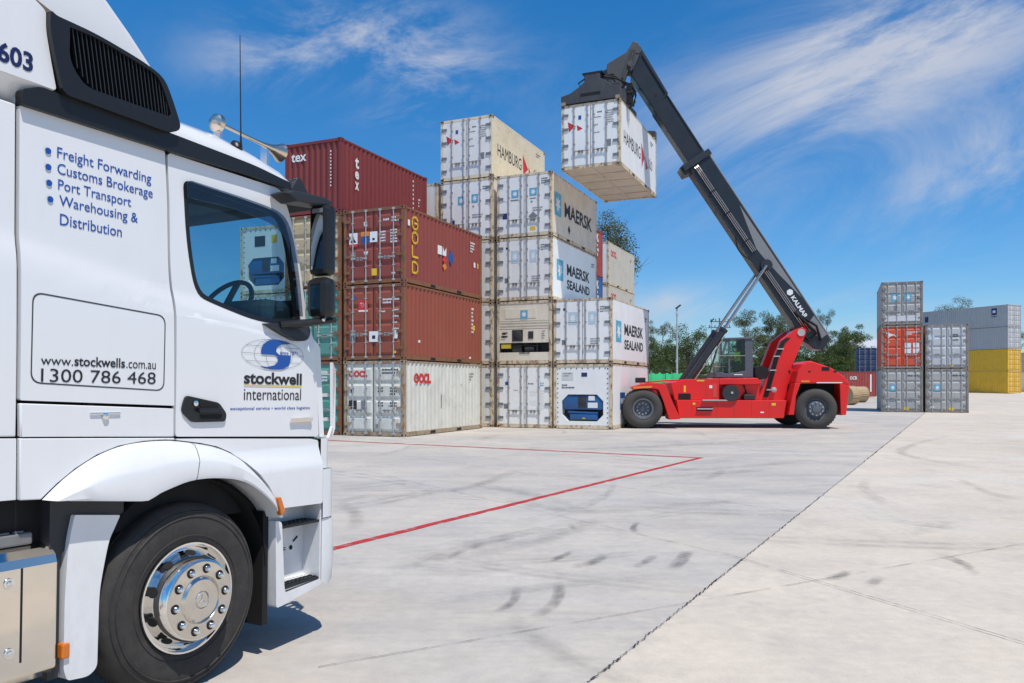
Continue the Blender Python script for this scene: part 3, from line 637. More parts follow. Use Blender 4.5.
def d_gold(d):
    t = .072; M = d.M('side'); mb = d.mb('side', 'lettering', 'y'); gold = []
    def stroke(pts, closed=False):
        q = pts + [pts[0]] if closed else pts
        for a, b in zip(q, q[1:]):
            a, b = Vector(a), Vector(b); n = (b - a).normalized(); s = Vector((-n.y, n.x)) * t / 2; e = n * t * .45
            polyf(mb, M, [(a - e - s)[:], (b + e - s)[:], (b + e + s)[:], (a - e + s)[:]])
    x0, x1, c = .56, .92, .09
    def octo(z0, z1): return [(x0 + c, z0), (x1 - c, z0), (x1, z0 + c), (x1, z1 - c), (x1 - c, z1), (x0 + c, z1), (x0, z1 - c), (x0, z0 + c)]
    z0, z1 = 1.90, 2.30; stroke([(x1, z1 - c), (x1 - c, z1), (x0 + c, z1), (x0, z1 - c), (x0, z0 + c), (x0 + c, z0), (x1 - c, z0), (x1, z0 + c), (x1, z0 + .2), (x0 + .17, z0 + .2)])
    stroke(octo(1.42, 1.78), True); stroke([(x0, 1.30), (x0, .94), (x1, .94)]); stroke([(x0, .40), (x1 - c, .40), (x1, .40 + c), (x1, .76 - c), (x1 - c, .76), (x0, .76)], True)
    d.rect('side', .26, .40, 1.95, 2.15, 'w'); d.rect('side', 2.35, 2.68, 1.30, 1.62, 'w'); d.poly('side', [(2.72, 1.3), (3.0, 1.3), (3.02, 1.62), (2.86, 1.45), (2.74, 1.62)], 'w'); d.poly('side', [(2.70, 1.15), (2.85, 1.3), (3.05, 1.15), (2.88, 1.0)], 'r', dz=.002); d.poly('side', [(2.72, .92), (2.9, 1.05), (3.05, .9), (2.88, .75)], 'o')
    d.poly('side', [(3.15, 1.3), (3.4, 1.6), (3.62, 1.3), (3.4, 1.0)], 'b'); d.dash('side', 5.0, 2.1, [6, 5, 5, 3], 'w', .07, .07); d.rect('side', 5.3, 5.45, 1.2, 1.4, 'w'); d.rect('side', 5.62, 5.72, 1.2, 1.4, 'y')
    d.rect('door', .24, .58, 1.40, 1.78, 'w'); d.rect('door', .24, .58, 1.30, 1.40, 'r'); d.poly('door', [(.28, 1.45), (.41, 1.62), (.54, 1.45)], 'k', 'placard', .002); d.rect('door', .72, 1.05, 1.64, 1.80, 'o'); d.poly('door', [(.70, 1.52), (.90, 1.74), (1.10, 1.52), (.90, 1.30)], 'b', 'placard', .002); d.text('door', '4', .85, .95, 1.42, 1.56, 'w', .02, 'number')
    d.rect('door', 1.08, 1.38, 1.42, 1.78, 'w'); d.rect('door', 1.18, 1.28, 1.48, 1.56, 'k', 'placard', .002); d.rect('door', .84, .97, 1.98, 2.14, 'w'); d.poly('door', [(.82, 1.12), (1.02, 1.12), (.92, .92)], 'w'); d.rect('door', 1.15, 1.36, .28, .52, 'y'); d.rect('door', .3, .5, .85, 1.12, 'g')
    d.dash('door', 1.62, 2.12, [4], 'w', .06, .07); d.dash('door', 1.95, 2.18, [6, 5], 'w', .06, .07); d.dash('door', 1.50, 1.72, [4, 4, 4, 4], 'w', .055, .06); d.dash('door', 1.90, 1.76, [5, 5, 5, 5, 5], 'w', .055, .06); d.rect('door', 1.95, 2.08, .30, .36, 'w')
def d_tex(d):
    for s, z0, z1 in (('t', 1.72, 2.12), ('e', 1.34, 1.62), ('x', .95, 1.24)): d.text('side', s, .86, 1.10, z0, z1, 'w', .03)
    d.text('door', 'tex', .28, .94, 1.92, 2.22, 'w', .02); d.dash('door', 1.96, 2.12, [1] * 11, 'w', .07, .06, .06); d.dash('side', 4.9, 2.15, [1] * 9, 'w', .09, .10, .08); d.dash('side', 5.35, 1.5, [2, 1, 1], 'w', .08, .07, .06)
def d_pn(d):
    d.rect('side', 1.2, 1.95, .75, 1.45, 'b'); d.text('side', 'P&O', 1.28, 1.87, .98, 1.22, 'w', .04, 'lettering_'); d.rect('door', 1.18, 1.42, 2.08, 2.24, 'n'); d.rect('door', .36, .84, 1.95, 2.26, 'line'); d.dash('door', .42, 2.18, [6, 4], 'g', .06, .05); d.dash('door', .36, 1.72, [4, 9], 'k', .06, .06); d.poly('door', [(1.2, .42), (1.36, .42), (1.32, .46), (1.24, .46)], 'y')
DECS['line'] = plain('pale grey decal', (.62, .63, .64), .6)
def d_unit_a(d):
    d.star('door', 1.22, 2.03, .32, .34); d.dash('door', 1.0, .42, [8], 'k', .06, .07); d.rect('door', .2, .42, 1.1, 1.16, 'k'); d.dash('door', .7, 1.82, [14], 'line', .06, .03); d.poly('door', [(.22, 1.22), (.42, 1.22), (.36, 1.30), (.28, 1.30)], 'k'); d.dash('door', 2.0, 1.3, [3, 2, 3, 2], 'g', .05, .05)
def d_plain(d):
    d.rect('door', .38, .56, 1.75, 1.88, 'b'); d.rect('door', .32, .5, .78, .98, 'g'); d.dash('door', 1.4, 1.78, [4], 'k', .06, .05); d.dash('door', 1.48, 1.45, [4, 4, 0, 4, 4, 0, 4], 'w', .07, .09); d.dash('door', 1.92, 1.5, [3, 3, 3, 3, 3, 3, 3], 'w', .06, .08); d.dash('door', 1.92, 1.8, [3, 3], 's', .06, .05); d.dash('door', .76, 1.52, [4], 'g', .05, .03)
def d_gen(d): d.dash('door', 1.5, 2.1, [8, 6, 6], 'w', .06, .07); d.dash('door', .4, 1.5, [4, 3], 'w', .06, .07)
def d_oo_side(d): d.text('side', 'OOCL', .5, 1.75, 1.75, 2.15, 'r', .05); d.dash('side', 4.9, 2.1, [6, 4], 'g', .07, .08)
def d_red_v(d): d.text('side', 'K', 4.9, 5.3, 2.0, 2.35, 'w', .03); d.dash('side', 5.0, 1.9, [2, 1, 2, 1], 'w', .16, .16, .1)

def stackpos(base, col, dy=0.): p = Vector(base) + WV * (2.50 * col) + DV * dy; return p.x, p.y
PA = (-3.61, 26.77, 0)
def stacks():
    x, y = PA[:2]; G = 'containers in the near stack'
    container('pale grey container with a red word on its side, bottom of the near corner stack', x, y, 0, A, P_OOC, P_OFR, deco=d_oocl, group=G, hard=M_HARD)
    container('red brown container with small red square decal on its door, between maroon and pale grey', x, y, 2.60, A, P_REDB, P_RFRAME, deco=d_tal, group=G)
    container('maroon container with tall yellow vertical letters on its side, top of its stack', x, y, 5.20, A, P_MAROON, P_RFRAME, deco=d_gold, group=G)
    x, y = stackpos(PA, -1, .05); x -= .06; y += .02
    container('teal container standing on the concrete between the truck and the pale grey container', x, y, 0, A, P_TEAL, P_RFRAME, deco=d_gen, group=G)
    container('teal dry container second from the ground, resting on another teal container right of the truck', x, y, 2.60, A, P_TEAL, P_RFRAME, deco=d_gen, group=G)
    container('tan container with rusty frame between the truck mirror and the yellow lettered maroon container', x, y, 5.20, A, P_TAN, P_RFRAME, deco=d_gen, group=G)
    container('dull maroon container with white lettering on its ribbed end wall, topmost beside the truck mirror', x, y, 7.80, A, P_DKM, P_DKM, end='wall', deco=d_tex, group=G)
    x, y = stackpos(PA, -2.16, .9)
    for k, t in enumerate(('white refrigerated container at ground level behind the truck, beside the lowest teal container', 'white refrigerated container in the middle of the stack seen through the truck window', 'white refrigerated container with blue machinery seen through the truck side window, top of its stack')):
        container(t, x, y, 2.6 * k, A, P_RW, P_CFRAME, P_RW, 'unit_b', flat=True, group='refrigerated containers behind the truck', deco=(lambda d: (d.rect('door', 1.5, 1.75, 1.9, 2.2, 'y'), d.rect('door', .7, 1.2, 1.8, 2.2, 'k'))) if k == 2 else None)
    # second row of refrigerated containers
    G = 'refrigerated containers in the tall white stack'; P2 = (1.60, 32.15, 0)
    x, y = stackpos(P2, 1); y += .02
    container('white refrigerated container with blue machinery in its end, behind the red machine front wheel', x, y, 0, A, P_RW2, P_CFRAME, P_RW2, 'unit_b', flat=True, group=G, deco=d_pn, cast=P_OFR)
    container('white refrigerated container with two words on its side, directly above the blue machinery', x, y, 2.60, A, P_RW2, P_CFRAME, P_RW2, 'reefer', flat=True, group=G, deco=d_ms_star, hard=M_RHARD, cast=P_OFR)
    x, y = P2[:2]
    container('white refrigerated container with plain double doors, on the ground under the cream cooling unit', x, y, 0, A, P_RW2, P_CFRAME, P_RW2, 'reefer', flat=True, group=G, deco=d_plain, hard=M_RHARD, cast=P_OFR)
    container('cream refrigerated container with its cooling unit and dark fan facing out, second from the ground', x, y, 2.60, A, P_CREAM, P_CFRAME, P_CREAM, 'unit_a', flat=True, group=G, deco=d_unit_a, cast=P_OFR)
    container('white refrigerated container with two words on its side, directly above the cream cooling unit', x, y, 5.20, A, P_RW2, P_CFRAME, P_RW, 'reefer', flat=True, group=G, deco=d_ms_star, hard=M_RHARD, cast=P_OFR)
    container('dusty beige sided refrigerated container with one black word beside a blue star square, fourth tier', x, y, 7.80, A, P_DIRTY, P_CFRAME, P_RW, 'reefer', flat=True, group=G, deco=d_m, hard=M_RHARD, cast=P_OFR)
    x, y = stackpos(P2, -1); x -= .12
    for k, t in enumerate(('white refrigerated container on the ground, a narrow strip seen behind the pale grey container', 'white refrigerated container second from the ground, mostly behind the red brown container', 'white refrigerated container third from the ground, mostly behind the yellow lettered maroon container')):
        container(t, x, y, 2.6 * k, A, P_RW, P_CFRAME, P_RW, 'reefer', flat=True, group=G, hard=M_RHARD, cast=P_OFR)
    container('white refrigerated container with two blue star decals on its doors, under the yellowed topmost one', x, y, 7.80, A, P_RW2, P_CFRAME, P_RW2, 'reefer', flat=True, group=G, deco=d_mdoor2, hard=M_RHARD, cast=P_OFR)
    container('yellowed refrigerated container with a red flag emblem, topmost of the whole white stack', x, y, 10.40, A, P_HB, P_HB, P_RW, 'reefer', flat=True, group=G, deco=d_hs, hard=M_RHARD, cast=P_OFR)
    x, y = stackpos(P2, -2); x -= .2
    for k, t in enumerate(('white refrigerated container hidden at the bottom left of the white stack', 'white refrigerated container hidden second up at the left of the white stack', 'white refrigerated container hidden third up at the left of the white stack', 'white refrigerated container showing only its edge beside the dull maroon container')):
        container(t, x, y, 2.6 * k, A, P_RW, P_CFRAME, P_RW, 'reefer', flat=True, group=G, hard=M_RHARD, detail=False, cast=P_OFR)
    # rows behind
    G = 'containers in the rows behind the white stack'
    x, y = 5.15 - DV.x * 6.06, 45.3 - DV.y * 6.06
    for k, (t, m, dc) in enumerate((('maroon container hidden on the ground behind the white stack', P_DKM, None), ('maroon container hidden second up behind the white stack', P_DKM, None), ('blue container with white marks glimpsed behind the lettered white stack, under the maroon one', P_BLUE2, d_red_v), ('maroon container with white marks glimpsed behind the dusty beige lettered container', P_FRED, d_red_v))):
        container(t, x, y, 2.6 * k, A, m, m, deco=dc, group=G, detail=False)
    for k, (t, dc) in enumerate((('beige refrigerated container hidden on the ground behind the white stack', None), ('beige refrigerated container hidden second up behind the white stack', None), ('beige refrigerated container with a red word, lower of the two behind the white stack', d_oo_side), ('beige refrigerated container with a red word, upper of the two below the trees', d_oo_side))):
        container(t, 5.80, 48.0, 2.6 * k, A, P_BEIGE, P_CFRAME, P_RW, 'reefer', flat=True, deco=dc, group=G, hard=M_RHARD, detail=False)
stacks()

def far_stacks():
    a = R(22); wv = Vector((math.cos(a), -math.sin(a), 0)); H = 2.80; G = 'containers in the five box stack right of the red machine'
    def ds(d): d.star('door', .80, 1.78, .42, .5); d.star('door', 1.56, 1.78, .42, .5); d.rect('door', .74, .92, .95, 1.25, 'g'); d.dash('door', 1.95, 1.75, [4, 4], 'k', .06, .08); d.rect('door', .2, 2.25, .25, .6, 'line')
    def dr(d):
        d.poly('door', [(.25, 2.30), (.42, 2.22), (.50, 2.06), (.72, 2.16), (.90, 2.02), (.78, 2.20), (.55, 2.26), (.40, 2.36)], 'w', 'horse_emblem'); d.poly('door', [(.42, 2.22), (.36, 1.95), (.44, 1.98), (.52, 2.1)], 'w', 'horse_emblem', .002)
        d.dash('door', 1.45, 2.30, [12, 6], 'w', .06, .08)
        for x in (1.38, 1.85):
            for z in (1.34, .98): d.rect('door', x, x + .36, z, z + .30, 'w')
        d.rect('door', .38, .5, 1.66, 1.78, 'y'); d.rect('door', 1.95, 2.15, .35, .7, 'g')
    def dg(d): d.star('door', .68, 1.58, .34, .40); d.dash('door', 1.5, 2.30, [5, 0], 'k', .07, .1); d.dash('door', 1.9, 2.30, [6], 'k', .06, .1); d.rect('door', 1.32, 1.62, .15, .32, 'y'); d.rect('door', .3, .5, .3, .4, 'w')
    def dl(d): d.star('door', .35, 1.95, .36, .4, 'pale'); d.dash('door', 1.5, 2.1, [6, 6, 0, 6], 'k', .06, .08); d.rect('door', 1.4, 1.6, .12, .2, 'y')
    x, y = 24.0 + wv.x * CW, 52.0 + wv.y * CW
    container('grey dry container with one blue star decal, bottom left of the five box stack', x, y, 0, a, P_GREY, P_EFR, H=H, deco=dg, group=G, hard=M_HARD)
    container('bright red dry container with white marks on its doors, middle of the five box stack', x, y, H + .01, a, P_ORED, P_EFR, H=H, deco=dr, group=G)
    container('grey dry container with two blue star decals, alone on top of the bright red container', x, y, 2 * H + .02, a, P_GREY, P_EFR, H=H, deco=ds, group=G, hard=M_HARD)
    x += wv.x * 2.56; y += wv.y * 2.56
    container('grey dry container with yellow sticker, bottom right of the five box stack', x, y, 0, a, P_GREY, P_EFR, H=H, deco=dg, group=G, hard=M_HARD)
    container('light grey dry container with scuffed pressed door panels, upper right of the five box stack', x, y, H + .01, a, P_LGREY, P_EFR, H=H, deco=dl, group=G, hard=M_HARD)
    # long boxes behind, long side to the camera and end to the right
    G = 'long containers stacked behind on the right'
    def dlong(d): d.rect('side', 10.2, 10.7, 1.5, 2.3, 'n'); d.dash('side', 10.2, 1.3, [3, 3], 'k', .14, .12)
    # built so that the face seen is the left long side: place with door end near right
    b = R(-25); nx, ny = 57.9, 93.4
    for k, (t, m, fr) in enumerate((('long yellow container on the ground, lower of the two yellow ones', P_YEL, P_YEL), ('long yellow container resting on another yellow one under the grey pair', P_YEL, P_YEL), ('long plain grey container, lower of the grey pair above the yellow ones', P_SIDEG, P_SIDEG), ('long grey container with dark square emblem near its end, topmost over the yellow pair', P_SIDEG, P_SIDEG))):
        p = Vector((nx, ny, 0)) + Vector((math.cos(-b), math.sin(-b), 0)) * CW
        rt = container(t, p.x, p.y, gz(96) + .0 + k * 2.6, b, m, fr, door=m if k < 2 else P_LGREY, L=12.19, group=G, hard=M_HARD, detail=False)
        if k == 3:
            mb = MB(); M = Matrix(((0, 0, -1, -CW + .006), (-1, 0, 0, 0), (0, 1, 0, 0), (0, 0, 0, 1)))
            rect(mb, M, -2.0, -1.35, 1.45, 2.25); rect(mb, M, -10.9, -10.4, 1.2, 1.9); dashes(mb, M, -2.0, 1.2, [4, 0], .16, .14); mb.build('emblem', M_NDEC, rt, fix=False)
            mb = MB(); rect(mb, M, -1.85, -1.5, 1.7, 2.0, 0, .003); mb.build('emblem', M_WDEC, rt, fix=False)
    container('pale grey container at the right picture edge behind the yellow stack', 70.8, 104, gz(104) + 2.6, b, P_LGREY, P_LGREY, group=G, detail=False)
    container('white container on the ground at the right picture edge behind the yellow stack', 70.8, 104, gz(104), b, P_RW, P_RW, group=G, detail=False)
    # behind the red machine
    G = 'containers far behind the red machine'
    def dfar(d): d.text('side', 'OCR', 4.4, 5.6, 1.7, 2.1, 'w', .03)
    rt = container('faded red container on the ground with a white word, behind the cable drums', 37.6, 85.0, gz(85), R(-88), P_FRED, P_FRED, L=6.058, group=G, detail=False, deco=lambda d: None)
    mb = MB(); M = Matrix(((0, 0, -1, -CW + .006), (-1, 0, 0, 0), (0, 1, 0, 0), (0, 0, 0, 1))); put_text(mb, 'OCR', M, -2.6, -1.85, 1.75, 2.1, .03); rect(mb, M, -.55, -.4, .5, 2.3); mb.build('lettering', M_WDEC, rt, fix=False)
    container('faded red container on the ground, half hidden behind the rear of the red machine', 31.3, 84.9, gz(85), R(-88), P_FRED, P_FRED, L=6.058, group=G, detail=False)
    container('faded red container end on, hidden under the navy one beyond the cable drums', 39.2, 85.1, gz(85), R(27), P_FRED, P_FRED, group=G, detail=False)
    container('navy container with pale lock rods raised on a red one behind the cable drums', 39.2, 85.1, gz(85) + 2.6, R(27), P_BLUE, P_BLUE, L=6.058, group=G, detail=False)
far_stacks()

# ------------------------------------------------------------------ the white truck (local x forward, y to its left, z up; its right side is y = 0)
TH = R(28)
truck = empty('prime_mover_truck', (-1.857, 4.57, 0), rot=Matrix(((math.sin(TH), -math.cos(TH), 0), (math.cos(TH), math.sin(TH), 0), (0, 0, 1))).to_euler())
truck.matrix_world = Matrix.Translation((-1.857, 4.57, 0)) @ Matrix(((math.sin(TH), -math.cos(TH), 0, 0), (math.cos(TH), math.sin(TH), 0, 0), (0, 0, 1, 0), (0, 0, 0, 1))) @ Matrix.Rotation(R(1.0), 4, 'Y')
tag(truck, 'large white truck cab in the foreground with blue service lettering on its side', 'truck')
def smooth(t): t = max(0, min(1, t)); return t * t * (3 - 2 * t)
def belt(u): return 2.21 + (-.13 - u) * .17 if u < -.13 else 2.21 - .10 * (u + .13)
def cabwarp(u, v):
    b = belt(u); n = -.016 * smooth((v - b + .03) / .12) - .006 * max(0, (v - b)) ** 2
    if u > .85: n -= .22 * (u - .85) ** 2
    n += .006 * math.sin((v - 1.45) * 3.0) if v < b - .05 else 0
    return n
def flatwarp(u, v): return 0.
def plate(name, outer, holes, mat, parent, n0=0., thick=.03, warp=flatwarp, cut=.12, bevel=.006, smoothf=True, far=None):
    """sheet-metal panel following warp(u, v); holes are cut through; thick goes inwards"""
    loops = [outer] + holes; al = [p for l in loops for p in l]
    tri = tessellate_polygon([[Vector((p[0], p[1], 0)) for p in l] for l in loops])
    bm = bmesh.new(); vs = [bm.verts.new((p[0], 0, p[1])) for p in al]
    for t in tri:
        try: bm.faces.new([vs[i] for i in t])
        except ValueError: pass
    bmesh.ops.dissolve_limit(bm, angle_limit=.01, verts=bm.verts[:], edges=bm.edges[:])
    if warp is not flatwarp:
        for ax, (lo, hi) in ((0, (min(p[0] for p in al), max(p[0] for p in al))), (2, (min(p[1] for p in al), max(p[1] for p in al)))):
            k = lo + cut
            while k < hi - .02:
                co = [0, 0, 0]; co[ax] = k; no = [0, 0, 0]; no[ax] = 1
                bmesh.ops.bisect_plane(bm, geom=bm.verts[:] + bm.edges[:] + bm.faces[:], plane_co=co, plane_no=no); k += cut
    for w in bm.verts: w.co.y = -(n0 + warp(w.co.x, w.co.z))
    g = bmesh.ops.extrude_face_region(bm, geom=bm.faces[:])
    for e in g['geom']:
        if isinstance(e, bmesh.types.BMVert): e.co.y += thick
    bmesh.ops.recalc_face_normals(bm, faces=bm.faces[:])
    mb = MB(); mb.bm(bm, 0, None, smoothf)
    o = mb.build(name, mat, parent, bevel=bevel, seg=2, angle=28)
    return o
def rounded(pts, r, n=5):
    out = []; k = len(pts)
    for i in range(k):
        p, a, b = Vector(pts[i]), Vector(pts[i - 1]), Vector(pts[(i + 1) % k]); rr = r[i] if isinstance(r, (list, tuple)) else r
        if rr <= 0: out.append(tuple(p)); continue
        da = min(rr, (a - p).length * .45); db = min(rr, (b - p).length * .45); s = p + (a - p).normalized() * da; e = p + (b - p).normalized() * db
        for j in range(n + 1): t = j / n; out.append(tuple(s * (1 - t) ** 2 + p * 2 * t * (1 - t) + e * t * t))
    return out
def resample(pts, n):
    P = [Vector(p) for p in pts]; d = [0]
    for a, b in zip(P, P[1:]): d.append(d[-1] + (b - a).length)
    out = []
    for k in range(n):
        t = d[-1] * k / (n - 1); i = max(j for j in range(len(d)) if d[j] <= t + 1e-9); i = min(i, len(P) - 2); q = (t - d[i]) / max(1e-9, d[i + 1] - d[i]); out.append(P[i].lerp(P[i + 1], q))
    return out
def spline(pts, n=6):
    P = [Vector(p) for p in pts]; Q = []
    for i in range(len(P) - 1):
        a, b, c, d = P[max(i - 1, 0)], P[i], P[i + 1], P[min(i + 2, len(P) - 1)]
        for s in range(n):
            t = s / n; Q.append(.5 * ((2 * b) + (c - a) * t + (2 * a - 5 * b + 4 * c - d) * t * t + (3 * b - a - 3 * c + d) * t ** 3))
    Q.append(P[-1]); return Q
M_TGLASS = glass('tinted side glass', (.66, .80, .83), .7); M_SMOKE = glass('smoked deflector', (.52, .55, .60), 1.0); M_WGLASS = glass('windscreen glass', (.78, .88, .90), .4)
M_CABIN = plain('cabin trim', (.03, .033, .037), .7); M_MIRROR = metal('mirror glass', (.55, .60, .62), .02, 0)
SX = Matrix(((1, 0, 0, 0), (0, 0, -1, 0), (0, 1, 0, 0), (0, 0, 0, 1)))          # plane of the truck's right side: x forward, y up, z outwards
def on_side(n): return Matrix.Translation((0, -n, 0)) @ SX
def side_text(name, mat, items, parent, n=None):
    if len(items) > 1:
        for it in items: side_text(name, mat, [it], parent, n)
        return
    mb = MB()
    for s, u0, u1, v0, v1, b in items: put_text(mb, s, SX, u0, u1, v0, v1, b)
    if n is None:
        bm = bmesh.new(); vv = [bm.verts.new(p) for p in mb.v]
        for f in mb.f:
            try: bm.faces.new([vv[i] for i in f])
            except ValueError: pass
        for w in bm.verts: w.co.y = -(cabwarp(w.co.x, w.co.z) + .0024)
        mb = MB(); mb.bm(bm, 0)
    else: mb.v = [(p[0], p[1] - n, p[2]) for p in mb.v]
    return mb.build(name, mat, parent, fix=False)

def build_truck():
    T = truck
    # --- side panels
    win = rounded([(-.062, 2.90), (-.035, 2.925), (.50, 2.905), (.70, 2.885), (.775, 2.79), (.845, 2.52), (.900, 2.185), (.546, 2.150), (.17, 2.232), (.03, 2.275), (-.035, 2.56)], [.03, .03, .2, .10, .12, .2, .03, .2, .2, .12, .2])
    sl = plate('sleeper_panel', rounded([(-.985, 3.05), (-.185, 3.05), (-.168, 2.78), (-.156, 2.39), (-.131, 2.21), (-.117, 1.632), (-.972, 1.662)], [.01, .01, 0, .1, .1, .01, .01]), [], M_WHITE, T, 0, .03, cabwarp, .04)
    plate('lower_sleeper_panel', [(-.972, 1.648), (-.117, 1.616), (-.110, 1.458), (-.966, 1.490)], [], M_WHITE, T, 0, .03, cabwarp, .1)
    plate('rear_corner_panel', [(-1.62, 3.06), (-.999, 3.05), (-.981, 1.492), (-1.62, 1.512)], [], M_WHITE, T, -.010, .03, cabwarp, .05)
    plate('roof_rail_panel', [(-.985, 3.06), (-.985, 3.10), (.74, 3.09), (.725, 3.055)], [], M_WHITE, T, -.06, .03)
    dr = plate('door', rounded([(-.168, 3.05), (.715, 3.05), (.790, 2.90), (.880, 2.62), (.965, 2.237), (1.025, 2.09), (1.093, 1.412), (-.103, 1.458), (-.112, 2.198), (-.140, 2.392), (-.152, 2.781)], [.03, .06, .05, .1, .05, .05, .03, .02, .1, .1, 0]), [win], M_WHITE, T, 0, .035, cabwarp, .06, .005)
    plate('window_seal', rounded([(-.062, 2.90), (-.035, 2.925), (.50, 2.905), (.70, 2.885), (.775, 2.79), (.845, 2.52), (.900, 2.185), (.546, 2.150), (.17, 2.232), (.03, 2.275), (-.035, 2.56)], [.03, .03, .2, .10, .12, .2, .03, .2, .2, .12, .2]),
          [rounded([(-.035, 2.875), (-.02, 2.898), (.50, 2.882), (.68, 2.862), (.745, 2.78), (.815, 2.51), (.862, 2.212), (.546, 2.180), (.18, 2.258), (.05, 2.298), (-.008, 2.56)], [.03, .03, .2, .10, .12, .2, .03, .2, .2, .12, .2])], M_BLACKP, dr, .002, .03, cabwarp, .1, .003)
    plate('window_glass', [(-.045, 2.88), (-.03, 2.905), (.5, 2.892), (.69, 2.872), (.76, 2.785), (.83, 2.515), (.875, 2.20), (.546, 2.168), (.175, 2.248), (.042, 2.288), (-.02, 2.56)], [], M_TGLASS, dr, -.030, .004, cabwarp, .2, 0)
    plate('wind_deflector', rounded([(-.055, 2.905), (-.035, 2.922), (.50, 2.908), (.705, 2.885), (.785, 2.78), (.852, 2.52), (.895, 2.225), (.848, 2.228), (.775, 2.60), (.715, 2.74), (.60, 2.80), (.25, 2.832), (-.05, 2.818)], [.01, .02, .2, .10, .12, .2, .01, .01, .2, .1, .1, .1, .01]), [], M_SMOKE, dr, .030, .004, cabwarp, .2, 0)
    plate('mirror_triangle', rounded([(.535, 2.150), (.90, 2.192), (.965, 2.150), (.925, 2.062), (.79, 2.055), (.66, 2.100)], [.01, .03, .03, .06, .05, .05]), [], M_GREYP, dr, .035, .05, cabwarp, .1, .012)
    h = plate('door_handle', rounded([(-.045, 1.69), (.19, 1.648), (.249, 1.582), (.240, 1.535), (.0, 1.536), (-.075, 1.600), (-.063, 1.653)], .02), [], M_BLACKP, dr, .016, .03, flatwarp, .1, .008)
    plate('handle_recess', rounded([(.04, 1.668), (.17, 1.642), (.205, 1.60), (.05, 1.62)], .012), [], M_BLK, h, .019, .004, bevel=0); plate('handle_recess', rounded([(.05, 1.578), (.215, 1.580), (.20, 1.552), (.06, 1.555)], .012), [], M_BLK, h, .019, .004, bevel=0)
    mb = MB(); mb.box(.03, .200, -.042, -.022, 1.590, 1.618, 0, c=.008); mb.build('handle_grip', M_BLACKP, h)
    mb = MB(); mb.lathe([(.016, -.018), (.016, -.028), (0, -.030)], 14, 0, Matrix.Translation((.012, 0, 1.645))); mb.build('key_barrel', M_CHROME, h)
    # bunk hatch: a narrow rounded gap line
    ho = rounded([(-.926, 2.178), (-.184, 2.132), (-.186, 1.712), (-.928, 1.742)], .055, 8); hi = rounded([(-.919, 2.170), (-.191, 2.125), (-.193, 1.719), (-.921, 1.749)], .050, 8)
    mb = MB(); n = len(ho); vv = [(p[0], -(cabwarp(*p) + .0012), p[1]) for p in ho] + [(p[0], -(cabwarp(*p) + .0012), p[1]) for p in hi]; mb.add(vv, [(i, (i + 1) % n, (i + 1) % n + n, i + n) for i in range(n)]); mb.build('hatch_gap', M_SEAM, sl)
    for nm, u0, v0, u1, v1 in (('door_hinge_screw', .20, 2.985, 0, 0), ('door_hinge_screw', .34, 2.975, 0, 0)):
        mb = MB(); mb.lathe([(.009, 0), (.007, -.004), (0, -.005)], 10, 0, Matrix.Translation((u0, .043, v0))); mb.build('screw_cap', M_BLK, dr)
    # dark backing so that panel gaps read as gaps
    mb = MB(); mb.box(-1.6, 1.0, .085, .10, 1.42, 2.12, 0); mb.box(-1.6, -.17, .085, .10, 2.1, 3.04, 0); mb.build('inner_skin', M_BLK, T)
    # --- front corner, windscreen, far side, roof
    pl = [(1.02, .055), (1.10, .10), (1.17, .22), (1.22, .45), (1.25, 1.22), (1.22, 2.0), (1.17, 2.22), (1.10, 2.36), (1.02, 2.42)]
    mb = MB()
    mb.add([(u - .0, y, 1.2) for u, y in pl] + [(u, y, 2.06) for u, y in pl], [(i, i + 1, i + 1 + len(pl), i + len(pl)) for i in range(len(pl) - 1)], 0, True); mb.build('front_panel', M_WHITE, T)
    mb = MB(); mb.add([(u, y, 2.06) for u, y in pl] + [(u - .26, .10 + (y - .10) * .97 if 0 else y, 2.98) for u, y in pl], [(i, i + 1, i + 1 + len(pl), i + len(pl)) for i in range(1, len(pl) - 2)], 0, True); mb.build('windscreen', M_WGLASS, T)
    for y in (.05, 2.40): 
        mb = MB(); mb.add([(1.015, y, 2.08), (1.085, y + (.05 if y < 1 else -.05), 2.08), (.80, y + (.05 if y < 1 else -.05), 2.98), (.745, y, 2.98), (1.015, y + .03, 2.08), (1.06, y + .06, 2.08), (.78, y + .06, 2.98), (.74, y + .03, 2.98)], [(0, 1, 2, 3), (4, 5, 6, 7), (0, 1, 5, 4), (1, 2, 6, 5), (2, 3, 7, 6), (3, 0, 4, 7)], 0); mb.build('windscreen_pillar', M_BLACKP, T)
    plate('front_corner_panel', rounded([(1.035, 2.085), (1.10, 2.03), (1.150, 1.408), (1.103, 1.410)], .015), [], M_WHITE, T, -.015, .03)
    fr_ = MB(); fr_.box(-1.6, 1.05, 2.42, 2.45, 1.45, 2.20, 0); fr_.box(-1.6, -.05, 2.42, 2.45, 2.2, 3.05, 0); fr_.box(-.05, .8, 2.42, 2.45, 2.9, 3.05, 0); fr_.build('far_side_panel', M_WHITE, T)
    mb = MB(); mb.box(-1.62, -1.58, .02, 2.44, 1.3, 3.05, 0); mb.box(-.60, -.56, .05, 2.42, 1.4, 3.05, 0); mb.box(-1.6, .80, .06, 2.42, 2.985, 3.02, 0); mb.box(-.6, 1.1, .06, 2.42, 1.40, 1.45, 0); mb.build('cabin_lining', M_CABIN, T)
    mb = MB(); mb.prism([(.72, 1.5), (1.14, 1.5), (1.08, 2.20), (1.03, 2.33), (.94, 2.355), (.84, 2.29), (.72, 2.0)], .12, 2.36, 'y'); mb.box(.64, 1.03, .07, .46, 2.05, 2.33, 0, c=.05); mb.build('dashboard', M_CABIN, T, bevel=.03)
